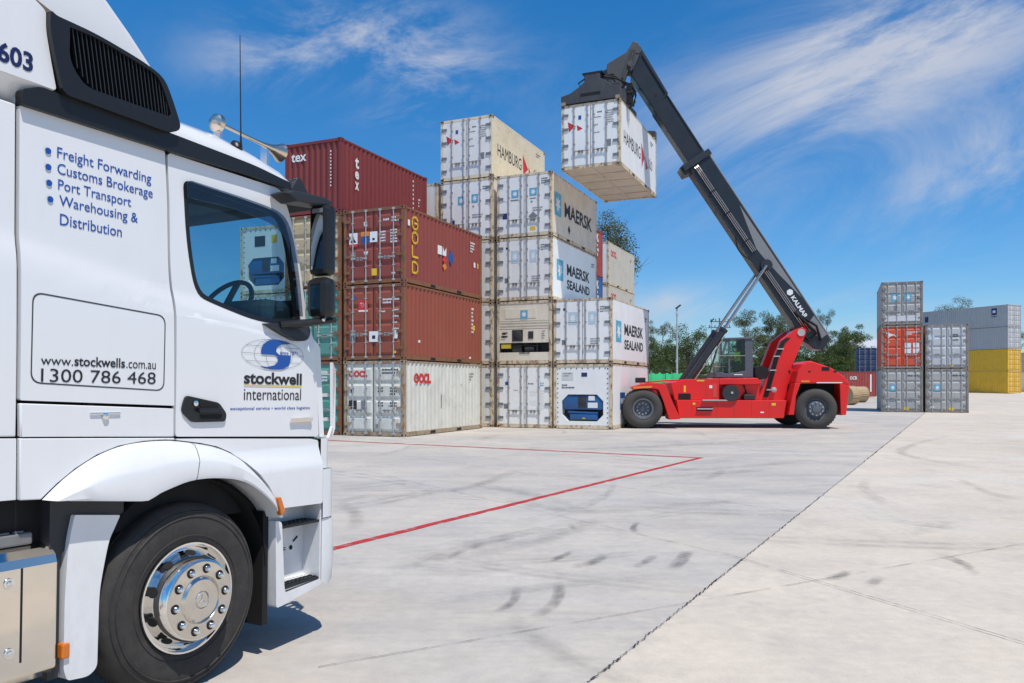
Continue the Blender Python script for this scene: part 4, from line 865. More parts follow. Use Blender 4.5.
    sw = MB(); Mw = Matrix.Translation((.76, .58, 2.30)) @ Matrix.Rotation(R(-58), 4, 'Y') @ Matrix.Rotation(R(90), 4, 'X')
    ring = [(.225 + .017 * math.cos(a), .017 * math.sin(a)) for a in [2 * math.pi * k / 10 for k in range(11)]]; sw.lathe(ring, 36, 0, Mw); sw.lathe([(.075, -.02), (.06, -.04), (0, -.045)], 16, 0, Mw); sw.box(-.215, .215, -.012, .012, -.02, .02, 0, Mw); sw.box(-.02, .02, -.012, .012, -.215, 0, 0, Mw); sw.build('steering_wheel', M_CABIN, T)
    mb = MB(); mb.box(-.42, .10, .32, .84, 1.62, 1.78, 0, c=.05); mb.box(-.50, -.34, .32, .84, 1.7, 2.45, 0, c=.06); mb.box(-.50, -.38, .44, .72, 2.46, 2.66, 0, c=.04); mb.build('seat', M_CABIN, T)
    us = [-1.6, -.6, -.04, .28, .56, .76, .88, .97]; vo = [3.31, 3.31, 3.31, 3.31, 3.272, 3.215, 3.155, 3.05]; vs_ = [3.13, 3.13, 3.13, 3.12, 3.11, 3.10, 3.07, 3.0]
    mb = MB(); rows = []
    for u, a, b in zip(us, vo, vs_):
        h = a - b; half = [(.045, b), (.055, b + h * .35), (.085, b + h * .68), (.15, b + h * .93), (.24, b + h * 1.04), (.5, b + h * 1.12), (1.22, b + h * 1.16)]
        rows.append([(u, y, v) for y, v in half] + [(u, 2.44 - y, v) for y, v in half[-2::-1]])
    m_ = len(rows[0]); mb.add([p for r in rows for p in r], [(i * m_ + k, i * m_ + k + 1, (i + 1) * m_ + k + 1, (i + 1) * m_ + k) for i in range(len(us) - 1) for k in range(m_ - 1)], 0, True); mb.build('roof', M_WHITE, T, angle=60)
    # black rail along the roof edge
    plate('roof_rail', rounded([(-.99, 3.118), (-.905, 3.158), (-.80, 3.154), (-.156, 3.152), (.45, 3.135), (.765, 3.100), (.775, 3.052), (.40, 3.062), (-.154, 3.050), (-.99, 3.045)], [.01, .03, .02, 0, .1, .02, .01, .1, 0, .01]), [], M_BLACKP, T, .012, .06, flatwarp, .1, .015)
    # --- roof deflector with intake
    prof = [(-.02, 3.26), (-.037, 3.305), (-.10, 3.418), (-.19, 3.555), (-.32, 3.68), (-.46, 3.80), (-.62, 3.92), (-.85, 4.06), (-1.2, 4.2), (-1.75, 4.3), (-1.75, 3.22)]
    mb = MB(); mb.prism(prof, .13, 2.32, 'y'); mb.build('roof_deflector', M_WHITE, T, bevel=.11, seg=6)
    f = plate('side_fairing', rounded([(-1.75, 3.168), (-.828, 3.164), (-.858, 3.30), (-.886, 3.44), (-.886, 3.528), (-.965, 3.575), (-1.75, 3.62)], [0, .02, .05, .04, .02, .03, 0]), [], M_WHITE, T, .012, .10, flatwarp, .1, .010)
    mb = MB(); mb.add([(-1.75, -.008, 3.170), (-.835, -.008, 3.166), (-.99, .10, 3.055), (-1.75, .10, 3.06), (-1.75, .12, 3.17), (-.835, .12, 3.166)], [(0, 1, 2, 3), (4, 5, 2, 3), (1, 2, 5), (0, 3, 4), (0, 1, 5, 4)]); mb.build('fairing_lip', M_WHITE, T)
    gp = plate('fairing_gap_shade', [(-1.3, 3.66), (-1.0, 3.60), (-.965, 3.578), (-.886, 3.53), (-.646, 3.514), (-.74, 3.548), (-.88, 3.596), (-1.02, 3.66), (-1.2, 3.75)], [], M_GAPSHADE, T, -.06, .08, flatwarp, .1, 0)  # brown plate painting the shadow band between side fairing and deflector
    side_text('lettering', M_NAVY, [('603', -1.108, -.946, 3.206, 3.300, .03)], f, .0145)
    io = rounded([(-.884, 3.530), (-.855, 3.514), (-.648, 3.510), (-.383, 3.472), (-.245, 3.432), (-.185, 3.32), (-.125, 3.182), (-.20, 3.140), (-.815, 3.150), (-.856, 3.306), (-.886, 3.441)], [.015, .02, .1, .1, .06, .08, .05, .05, .04, .05, .04])
    ii = rounded([(-.787, 3.486), (-.648, 3.490), (-.29, 3.432), (-.238, 3.346), (-.192, 3.228), (-.70, 3.222), (-.766, 3.290), (-.787, 3.347)], [.01, .08, .05, .05, .03, .05, .05, .03])
    it = plate('air_intake', io, [ii], M_BLACKP, T, .045, .20, flatwarp, .1, .014)
    mb = MB(); mb.add([(p[0], .10, p[1]) for p in ii], [tuple(range(len(ii)))]); mb.build('intake_backing', M_BLK, it)
    def inside_v(u):
        vs = []
        for a, b in zip(ii, ii[1:] + ii[:1]):
            if (a[0] - u) * (b[0] - u) < 0: vs.append(a[1] + (b[1] - a[1]) * (u - a[0]) / (b[0] - a[0]))
        return (min(vs), max(vs)) if len(vs) >= 2 else None
    k = -.770
    while k < -.205:
        r = inside_v(k); 
        if r: mb = MB(); q = .16 * (r[1] - r[0]); mb.add([(k + q, -.034, r[0]), (k + .012 + q, .03, r[0]), (k + .012, .03, r[1]), (k, -.034, r[1]), (k + .005 + q, -.034, r[0]), (k + .016 + q, .03, r[0]), (k + .016, .03, r[1]), (k + .005, -.034, r[1])], [(0, 1, 2, 3), (4, 5, 6, 7), (0, 3, 7, 4), (0, 1, 5, 4), (3, 2, 6, 7)]); mb.build('slat', M_GREYP, it)
        k += .0235
    # --- lower cab: rear skirt, wheel arch, front skirt
    ao = [(-.859, 1.185), (-.78, 1.255), (-.695, 1.316), (-.58, 1.378), (-.449, 1.420), (-.32, 1.436), (-.204, 1.438), (-.106, 1.433), (.067, 1.408), (.19, 1.382), (.292, 1.340), (.40, 1.27), (.496, 1.190), (.57, 1.11), (.627, 1.022), (.672, .915)]
    ai = [(-.82, 1.181), (-.70, 1.168), (-.55, 1.151), (-.40, 1.134), (-.343, 1.130), (-.30, 1.146), (-.263, 1.163), (-.16, 1.192), (-.068, 1.211), (.05, 1.215), (.18, 1.204), (.28, 1.185), (.374, 1.150), (.47, 1.09), (.557, 1.02), (.605, .965), (.628, .915)]
    plate('rear_skirt', [(-.968, 1.484), (-.108, 1.451), (-.108, 1.438), (-.204, 1.442), (-.32, 1.440), (-.449, 1.424), (-.58, 1.382), (-.695, 1.32), (-.78, 1.259), (-.863, 1.187), (-.963, 1.194)], [], M_WHITE, T, 0, .03, flatwarp, .1, .005)
    plate('rear_skirt', [(-1.62, 1.506), (-.976, 1.484), (-.971, 1.196), (-1.62, 1.21)], [], M_WHITE, T, -.012, .03, flatwarp, .1, .005)
    O = resample(spline(ao), 40); I = resample(spline(ai), 40); mb = MB(); prof_ = [(0., .0), (.06, .035), (.22, .062), (.42, .088), (.50, .094), (.9, .094), (1.0, .088), (1.0, .03), (1.0, -.10)]
    v = [(O[k].lerp(I[k], t)[0], -n_, O[k].lerp(I[k], t)[1]) for k in range(40) for t, n_ in prof_]; m_ = len(prof_)
    mb.add(v, [(k * m_ + j, k * m_ + j + 1, (k + 1) * m_ + j + 1, (k + 1) * m_ + j) for k in range(39) for j in range(m_ - 1)], 0, True)
    mb.add([v[j] for j in range(m_)], [tuple(range(m_))]); mb.add([v[39 * m_ + j] for j in range(m_)], [tuple(range(m_))]); ar = mb.build('wheel_arch', M_WHITE, T, angle=24)
    mb = MB(); p0 = [O[20].lerp(I[20], t) for t, n_ in prof_[:7]]; mb.tube([(p[0] + .004 * 0, -n_ - .0005, p[1]) for p, (t, n_) in zip(p0, prof_[:7])], .002, 5); mb.build('arch_seam', M_SEAM, ar)
    plate('front_skirt', rounded([(-.096, 1.446), (.08, 1.440), (1.0, 1.400), (1.075, 1.386), (1.075, 1.19), (1.075, .955), (.706, .965), (.680, .925), (.634, 1.026), (.576, 1.118), (.502, 1.196), (.406, 1.276), (.296, 1.347), (.19, 1.389), (.067, 1.415), (-.096, 1.438)], [0] * 2 + [.01, .02, .05, .02, .02] + [0] * 9), [], M_WHITE, T, .0, .03, lambda u, v: .045 * smooth((1.36 - v) / .16), .06, .005)
    mb = MB(); mb.prism([(.578, 1.050), (.612, 1.052), (.655, .955), (.618, .930)], -.112, -.070, 'y'); mb.build('indicator', M_AMBER, T, bevel=.008)
    # wheel housing, frame
    mb = MB(); mb.lathe([(.615, .02), (.62, .62), (.3, .62)], 30, 0, Matrix.Translation((0, 0, .60)), True, 0, math.pi); mb.add([(-.62, .62, 0.25), (.66, .62, 0.25), (.66, .62, .62), (-.62, .62, .62)], [(0, 1, 2, 3)]); mb.box(.60, .645, .03, .60, .22, .95, 0); mb.build('wheel_housing', M_BLK, T)
    mb = MB(); mb.box(-3.2, 1.0, .80, .88, .62, .92, 0); mb.box(-3.2, 1.0, 1.56, 1.64, .62, .92, 0); mb.box(-.05, .05, .3, 2.1, .40, .54, 0); mb.box(-1.6, 1.1, .12, 2.3, .95, 1.28, 0); mb.build('chassis', M_BLK, T)
    # mudguard behind the wheel
    mb = MB(); mb.add([], []); mb.prism([(-.80, 1.20), (-.40, 1.17), (-.40, 1.06), (-.62, 1.0), (-.745, .90), (-.745, .30), (-.80, .30)], .03, .5, 'y'); mb.build('mudguard_bracket', M_GREYP, T)
    fl = plate('mudguard', rounded([(-.692, 1.092), (-.440, 1.060), (-.470, 1.00), (-.502, .94), (-.532, .80), (-.553, .676), (-.558, .30), (-.605, .268), (-.718, .280), (-.736, .34), (-.737, .686), (-.722, .949)], [.01, .01, .05, .05, .1, .1, .03, .03, .02, .02, .1, .1]), [], M_WHITE, T, .0, .10, flatwarp, .1, .010)
    mb = MB(); mb.prism([(-.69, 1.06), (-.52, 1.04), (-.56, .80), (-.575, .30), (-.70, .30), (-.705, .70)], .1, .42, 'y'); mb.build('mud_flap', M_BLK, fl)
    mb = MB(); mb.box(-.755, -.715, -.018, .03, .396, .470, 0, c=.008); mb.build('side_marker', M_AMBER, T)
    # steps
    st = plate('step_box', rounded([(.648, .890), (.705, .872), (.710, .800), (.735, .445), (.745, .405), (1.078, .432), (1.085, .395), (.72, .330), (.664, .325)], [.02, .02, .0, .02, .02, .0, .0, .03, .02]), [], M_WHITE, T, .03, .16, flatwarp, .1, .010)
    mb = MB(); mb.box(.66, 1.10, .125, .15, .33, .955, 0); mb.add([(.70, .125, .46), (1.08, .125, .46), (1.08, -.02, .44), (.74, -.02, .42)], [(0, 1, 2, 3)]); mb.box(1.072, 1.088, -.024, .14, .40, .955, 0); mb.build('step_back', M_WHITE, T)
    mb = MB()
    for u, v, r in ((.83, .575, .022), (.95, .655, .016)): mb.lathe([(r, 0), (0, 0)], 14, 0, Matrix.Translation((u, .122, v)), False)
    mb.box(.97, 1.02, .120, .123, .70, .712, 0, Matrix.Translation((.99, 0, .7)) @ Matrix.Rotation(R(-35), 4, 'Y') @ Matrix.Translation((-.99, 0, -.7))); mb.box(.82, .90, .120, .123, .645, .650, 0); mb.box(.82, .90, .120, .123, .660, .664, 0); mb.build('step_holes', M_BLK, st)
    for v0, u0 in ((.842, .712), (.450, .740)):
        mb = MB(); mb.box(u0, 1.075, -.020, .12, v0 - .018, v0, 0, c=.004)
        for i in range(3):
            for j in range(8): mb.box(u0 + .025 + j * .040, u0 + .052 + j * .040, .0 + i * .042, .022 + i * .042, v0, v0 + .005, 0)
        mb.build('step_tread', M_BLACKP, T)
    # bumper corner and the strips above it
    def curved(nm, pl, v0, v1, inset=0., mat=M_WHITE):
        mb = MB(); k = len(pl); mb.add([(u, y, v0) for u, y in pl] + [(u, y, v1) for u, y in pl], [(i, i + 1, i + 1 + k, i + k) for i in range(k - 1)], 0, True)
        mb.add([(u, y, v1) for u, y in pl], [tuple(range(k))]); mb.add([(u, y, v0) for u, y in pl], [tuple(range(k))]); return mb.build(nm, mat, T, bevel=.012, seg=3)
    cur = [(1.085, -.03), (1.16, -.028), (1.225, -.012), (1.265, .03), (1.30, .12), (1.34, .4), (1.36, 1.2), (1.34, 2.0), (1.30, 2.3), (1.2, 2.42), (1.085, 2.44)]
    mb = MB(); k = len(cur); lev = [(.385, -.05), (.42, -.015), (.56, .004), (.82, .0), (.845, -.025)]
    mb.add([(1.085 + (u - 1.085) * (1 + d / .18 if u > 1.1 else 1), y, v + (.03 if u < 1.1 and v < .5 else 0)) for v, d in lev for u, y in cur], [(r * k + i, r * k + i + 1, (r + 1) * k + i + 1, (r + 1) * k + i) for r in range(len(lev) - 1) for i in range(k - 1)], 0, True); mb.build('bumper', M_WHITE, T, angle=50)
    cur2 = [(1.082, -.040), (1.15, -.036), (1.200, -.02), (1.235, .02), (1.27, .12), (1.31, .4), (1.33, 1.2), (1.31, 2.0), (1.27, 2.3), (1.17, 2.42), (1.082, 2.44)]
    curved('headlamp_panel', cur2, .852, 1.185)
    cur3 = [(1.085, -.015), (1.14, -.012), (1.175, .0), (1.205, .04), (1.24, .13), (1.28, .4), (1.30, 1.2), (1.28, 2.0), (1.24, 2.3), (1.15, 2.42), (1.085, 2.44)]
    curved('corner_skirt', cur3, 1.192, 1.398)
    # white air deflector standing off the front corner
    mb = MB(); mb.add([(1.185, .00, 1.40), (1.262, .035, 1.40), (1.29, .035, 1.46), (1.290, .035, 1.88), (1.262, .035, 1.935), (1.215, .0, 1.93), (1.225, .0, 1.48)], [tuple(range(7))]); o = mb.build('air_deflector', M_WHITE, T); md = o.modifiers.new('solid', 'SOLIDIFY'); md.thickness = .02
    for v in (1.53, 1.70, 1.86): mb = MB(); mb.box(1.13, 1.24, .03, .06, v - .012, v + .012, 0); mb.build('deflector_stay', M_CHROME, o)
    # mirrors
    am = MB(); am.prism([(.60, 2.985), (.66, 3.015), (.96, 3.035), (1.035, 3.02), (1.03, 2.995), (.95, 2.975), (.70, 2.95)], -.14, .02, 'y'); mr_ = am.build('mirror_arm', M_GREYP, T, bevel=.012)
    mb = MB(); mb.box(.925, 1.035, -.185, -.02, 2.505, 2.985, 0, c=.035); hs = mb.build('mirror_housing', M_BLACKP, T)
    mb = MB(); mb.add([(.9235, -.150, 2.545), (.9235, -.050, 2.545), (.9235, -.050, 2.92), (.9235, -.150, 2.92)], [(0, 1, 2, 3)]); mb.build('mirror_glass', M_MIRROR, hs)
    mb = MB(); mb.add([(.9233, -.15, 2.925), (.9233, -.055, 2.925), (.9233, -.055, 2.955), (.9233, -.15, 2.955)], [(0, 1, 2, 3)]); mb.build('mirror_label', M_GDEC, hs)
    mb = MB(); mb.box(.910, 1.04, -.195, -.01, 2.215, 2.495, 0, c=.05); h2 = mb.build('wide_mirror_housing', M_BLACKP, T)
    mb = MB(); mb.add([(.9085, -.145, 2.275), (.9085, -.06, 2.275), (.9085, -.06, 2.435), (.9085, -.145, 2.435)], [(0, 1, 2, 3)]); mb.build('mirror_glass', M_MIRROR, h2)
    mb = MB(); mb.tube([(.66, -.03, 2.150), (.80, -.06, 2.168), (1.05, -.16, 2.212)], [.022, .028, .020], 8); mb.build('lower_mirror_arm', M_BLACKP, T)
    mb = MB(); mb.tube([(.93, -.16, 2.2), (1.04, -.12, 2.3)], .012, 8); mb.build('mirror_stay', M_CHROME, T)
    # sun visor across the windscreen head
    mb = MB(); mb.prism([(.80, 3.07), (.865, 3.165), (.895, 3.168), (1.05, 2.985), (1.02, 2.975), (.90, 3.04)], .02, 2.42, 'y'); mb.build('sun_visor', M_GREYP, T, bevel=.006)
    # aerial, air horns
    mb = MB(); mb.lathe([(.0, 0), (.036, .006), (.040, .03), (.030, .055), (.012, .075), (.0, .078)], 16, 0, Matrix.Translation((.425, .115, 3.235)) @ Matrix.Rotation(R(62), 4, 'X')); aer = mb.build('aerial_base', M_BLACKP, T)
    mb = MB(); mb.tube([(.425, .085, 3.26), (.422, .085, 3.34), (.405, .085, 3.955)], [.009, .0045, .0025], 6); mb.build('aerial_whip', M_BLACKP, T)
    mb = MB(); Mh = Matrix.Translation((.955, .30, 3.405)) @ Matrix.Rotation(R(4.3), 4, 'Y') @ Matrix.Rotation(R(90), 4, 'Z')
    mb.lathe([(.066, -.03), (.068, -.035), (.061, -.02), (.040, .02), (.025, .07), (.015, .14), (.012, .22), (.012, .5)], 24, 0, Mh); hn = mb.build('air_horn', M_HORN, T)
    mb = MB(); Mh2 = Matrix.Translation((.44, .30, 3.44)) @ Matrix.Rotation(R(90), 4, 'Z'); mb.lathe([(0, -.02), (.045, -.015), (.060, .0), (.058, .03), (.03, .055), (0, .06)], 20, 0, Mh2); mb.build('horn_diaphragm', M_HORN, hn)
    for u in (.45, .86): mb = MB(); mb.box(u - .012, u + .012, .29, .35, 3.27, 3.41, 0); mb.box(u - .03, u + .03, .28, .36, 3.255 if u > .6 else 3.30, 3.275 if u > .6 else 3.33, 0); mb.build('horn_bracket', M_CHROME, hn)
    # --- lettering
    bl = [('Freight Forwarding', -.803, -.272, 2.832, 2.902, .004), ('Customs Brokerage', -.801, -.262, 2.754, 2.824, .004), ('Port Transport', -.796, -.394, 2.678, 2.745, .004), ('Warehousing &', -.789, -.352, 2.600, 2.668, .004), ('Distribution', -.784, -.447, 2.522, 2.578, .004)]
    side_text('lettering', M_BLUE, bl, sl)
    mb = MB()
    for u, v in ((-.850, 2.868), (-.848, 2.790), (-.843, 2.714), (-.836, 2.636)): 
        q = [(u + .0155 * math.cos(a), -(cabwarp(u, v) + .006), v + .0155 * math.sin(a)) for a in [k * math.pi / 8 for k in range(16)]]; mb.add(q, [tuple(range(16))])
    mb.build('bullet_marks', M_BLUE, sl)
    side_text('lettering', M_INK, [('www.', -.880, -.718, 1.832, 1.862, .0), ('stockwells', -.712, -.432, 1.832, 1.882, .018), ('.com.au', -.424, -.244, 1.832, 1.866, .0), ('1300 786 468', -.878, -.243, 1.750, 1.815, .0)], sl)
    side_text('lettering', M_INK, [('stockwell', .388, .897, 1.764, 1.842, .030), ('international', .390, .893, 1.664, 1.738, .0)], dr)
    side_text('lettering', M_BLUE, [('exceptional service • world class logistics', .285, .985, 1.597, 1.622, .01)], dr)
    mb = MB(); mb.add([(.388, -.017, 1.752), (.897, -.017, 1.752), (.897, -.017, 1.760), (.388, -.017, 1.760)], [(0, 1, 2, 3)]); mb.v = [(p[0], -(cabwarp(p[0], p[2]) + .004), p[2]) for p in mb.v]; mb.build('underline', M_YDEC, dr, fix=False)
    # globe emblem: thin grid ellipse with a bold blue S
    cx, cz, a_, b_ = .636, 1.958, .272, .096
    def ring(f, n=48, w=.0022):
        m2 = MB(); P = [f(t / n) for t in range(n + 1)]
        for p, q in zip(P, P[1:]):
            p, q = Vector(p), Vector(q)
            if (q - p).length < 1e-6: continue
            s = Vector((-(q - p).y, (q - p).x)).normalized() * w / 2; m2.add([(r[0], -(cabwarp(r[0], r[1]) + .004), r[1]) for r in (p - s, q - s, q + s, p + s)], [(0, 1, 2, 3)])
        return m2
    g_ = MB()
    for k in (1., .62, .25): r = ring(lambda t: (cx + a_ * k * math.cos(2 * math.pi * t), cz + b_ * math.sin(2 * math.pi * t))); g_.add(r.v, r.f)
    for z_ in (-.5, 0, .5): hw = a_ * math.sqrt(1 - z_ * z_); r = ring(lambda t: (cx - hw + 2 * hw * t, cz + b_ * z_), 16); g_.add(r.v, r.f)
    g_.build('globe_emblem', M_GDEC, dr, fix=False)
    Sx = [(.15, .98), (-.15, .96), (-.36, .62), (-.42, .25), (-.40, -.03), (.02, -.03), (.12, -.15), (.13, -.45), (.02, -.72), (-.22, -.86), (-.45, -.82), (-.30, -.95), (0., -1.0), (.28, -.96), (.48, -.72), (.55, -.3), (.55, .0), (.16, .0), (.06, .2), (.08, .5), (.22, .70), (.50, .78), (.58, .74), (.42, .92)]
    tri = tessellate_polygon([[Vector((p[0], p[1], 0)) for p in Sx]]); mb = MB(); mb.add([(cx + p[0] * a_, -(cabwarp(cx + p[0] * a_, cz + p[1] * b_) + .006), cz + p[1] * b_) for p in Sx], [tuple(t) for t in tri]); mb.build('emblem_letter', M_BLUE, dr, fix=False)
    side_text('lettering', M_BLUE, [('since 1871', cx + .055, cx + .215, cz + .005, cz + .028, .01)], dr)
    # chrome badges
    mb = MB(); mb.box(-.625, -.455, -.012, .0, 1.588, 1.600, 0, c=.003); mb.lathe([(.020, -.004), (.018, -.016), (0, -.018)], 6, 0, Matrix.Translation((-.54, 0, 1.580))); mb.build('badge', M_CHROME, T)
    mb = MB()
    for u, v in ((.79, 1.515),): mb.prism([(u, v), (u + .20, v + .005), (u + .21, v + .030), (u + .02, v + .028)], -.020, -.004, 'y')
    mb.build('badge', M_STEEL, dr)
    # --- stainless tank cover
    tk = MB(); pr = [(-.0, .37), (-.0, .875), (.012, .915), (.045, .950), (.09, .962), (.55, .965), (.55, .32), (.05, .32)]
    tk.prism(pr, -2.6, -.775, 'x'); tank = tk.build('tank_cover', M_STEEL, T, bevel=.008, seg=3)
    mb = MB(); mb.box(-2.6, -.85, .08, .52, .966, 1.025, 0, c=.01)
    for i in range(26):
        for j in range(6): mb.box(-2.58 + i * .066, -2.535 + i * .066, .10 + j * .07, .145 + j * .07, 1.025, 1.033, 0)
    mb.build('tread_plate', M_GREYH, tank)
    mb = MB(); mb.box(-.952, -.944, -.003, .0, .435, .875, 0); mb.build('cover_gap', M_BLK, tank)
    for u, v in ((-1.008, .815), (-1.002, .492)): mb = MB(); mb.lathe([(.026, .0), (.024, -.006), (.015, -.007), (.012, -.012), (0, -.014)], 16, 0, Matrix.Translation((u, 0, v))); mb.build('cover_screw', M_CHROME, tank)
    # --- front wheel
    wh = empty('wheel'); wh.parent = T; wh.location = (.0, 0, .535)
    Mi = Matrix.Identity(4)
    mb = MB(); ty = [(.300, .060), (.308, .016), (.322, .006), (.345, .002), (.385, -.004), (.44, -.006), (.48, .002), (.510, .020), (.530, .042), (.537, .06), (.537, .105), (.526, .108), (.526, .118), (.538, .122), (.538, .16), (.527, .163), (.527, .173), (.538, .177), (.538, .23), (.528, .26), (.48, .285), (.40, .30), (.30, .28)]
    mb.lathe(ty, 72); tyre = mb.build('tyre', M_RUBBER, wh, angle=40)
    rg = MB()
    for r, y in ((.488, .006), (.352, .002), (.46, -.003)): rg.lathe([(r - .006, y + .001), (r - .002, y - .006), (r + .002, y - .006), (r + .006, y + .004)], 72)
    rg.build('sidewall_rib', M_RUBBER, tyre)
    rim = MB(); hole = .0
    rim.lathe([(.300, .05), (.306, .012), (.314, .000), (.312, -.010), (.302, -.010), (.296, .004), (.292, .024), (.284, .034), (.272, .030), (.244, -.050), (.234, -.082), (.226, -.094), (.219, -.097)], 64)
    rm = rim.build('rim', M_CHROME, wh, angle=30)
    dsc = MB(); dsc.lathe([(.220, -.088), (.220, -.099), (.212, -.103), (.135, -.104), (.130, -.098), (.124, -.104), (.112, -.112), (.05, -.114), (.046, -.110), (.042, -.114), (0, -.115)], 56); hub = dsc.build('hub_cover', M_HUB, wh, angle=20)
    for k in range(10):
        a = 2 * math.pi * (k + .5) / 10; ca, sa = math.cos(a), math.sin(a)
        mb = MB(); sl_ = math.atan2(.095, .037); Mh = Matrix(((ca, 0, -sa, 0), (0, 1, 0, 0), (sa, 0, ca, 0), (0, 0, 0, 1))) @ Matrix.Translation((.2590, -.0125, 0)) @ Matrix.Rotation(R(71), 4, 'Z')
        mb.lathe([(.031, .004), (.028, -.0035), (0, -.003)], 18, 0, Mh, False); mb.build('hand_hole', M_BLK, rm)
        a = 2 * math.pi * k / 10 + .1; ca, sa = math.cos(a), math.sin(a)
        mb = MB(); Mn = Matrix.Translation((.174 * ca, -.1045, .174 * sa)); mb.lathe([(.0275, 0), (.0265, -.0015), (0, -.0015)], 18, 0, Mn, False); mb.build('nut_recess', M_BLK, hub)
        mb = MB(); mb.lathe([(.0175, -.001), (.0165, -.018), (.011, -.027), (0, -.030)], 6 * 3, 0, Mn); mb.build('lug_nut', M_CHROME, hub)
    mb = MB(); mb.lathe([(.0405, -.1145), (.042, -.118), (.0435, -.1145)], 28)
    for k in range(3):
        a = math.pi / 2 + k * 2 * math.pi / 3; t = Vector((math.cos(a), 0, math.sin(a))); s = Vector((-math.sin(a), 0, math.cos(a))); q = [t * .041, s * .006, s * -.006]
        mb.add([(p.x, -.1165, p.z) for p in q] + [(0, -.121, 0)], [(0, 1, 3), (0, 3, 2)])
    mb.build('star_badge', M_HARD, hub)
    # the same wheel on the far side
    w2 = MB(); w2.lathe([(r, 2.44 - y) for r, y in ty], 40); w2.lathe([(.3, 2.4), (0, 2.38)], 24); o = w2.build('far_wheel', M_RUBBER, T); o.location = (0, 0, .535)
    for u in (-3.6,):
        w3 = MB(); w3.lathe(ty, 40); w3.lathe([(.3, .1), (0, .2)], 24); o = w3.build('rear_wheel', M_RUBBER, T); o.location = (u, .0, .535)
        w3 = MB(); w3.lathe([(r, 2.44 - y) for r, y in ty], 40); w3.lathe([(.3, 2.3), (0, 2.2)], 24); o = w3.build('rear_wheel', M_RUBBER, T); o.location = (u, .0, .535)
build_truck()

# ------------------------------------------------------------------ lifted container and the red container handler
LIFT = (4.2, 31.0, 10.3)
container('white refrigerated container with red flag emblem hanging in the air under the black lifting frame', *LIFT, A, P_RW2, P_CFRAME, P_RW2, 'reefer', flat=True, deco=d_hs, hard=M_RHARD, cast=P_OFR)

M_MRED = worn('machine red paint', (.74, .012, .010), .20, .0, .32, (.25, .06, .05)); M_MREDT = plain('sun bleached red paint', (.66, .05, .035), .4, 0, .2, .08)
M_BOOM = plain('boom charcoal paint', (.011, .015, .021), .38, 0, .15, .15, 2); M_BOOM2 = plain('inner boom charcoal paint', (.010, .013, .018), .42, 0, .1, .2, 2); M_BGREY = plain('boom grey panel', (.20, .205, .215), .5)
M_CABG = plain('cab grey paint', (.085, .095, .115), .45, 0, .1, .1); M_CYL = plain('cylinder black paint', (.022, .023, .026), .4, 0, .2, .15); M_ROD = metal('chromed rod', (.50, .46, .43), .22, .25)
M_SPRD = worn('greasy dark steel', (.045, .048, .055), .5, .08, .6, (.10, .09, .08)); M_GGLASS = glass('green cab glass', (.82, .92, .88), .5); M_GREYRIM = plain('dull grey rim', (.13, .14, .16), .5, .3, 0, .2)
HI_VIS = plain('lime safety vest', (.50, .95, .04), .7); M_SKIN = plain('skin', (.42, .22, .14), .55); M_CLOTH = plain('dark cloth', (.03, .035, .06), .85)

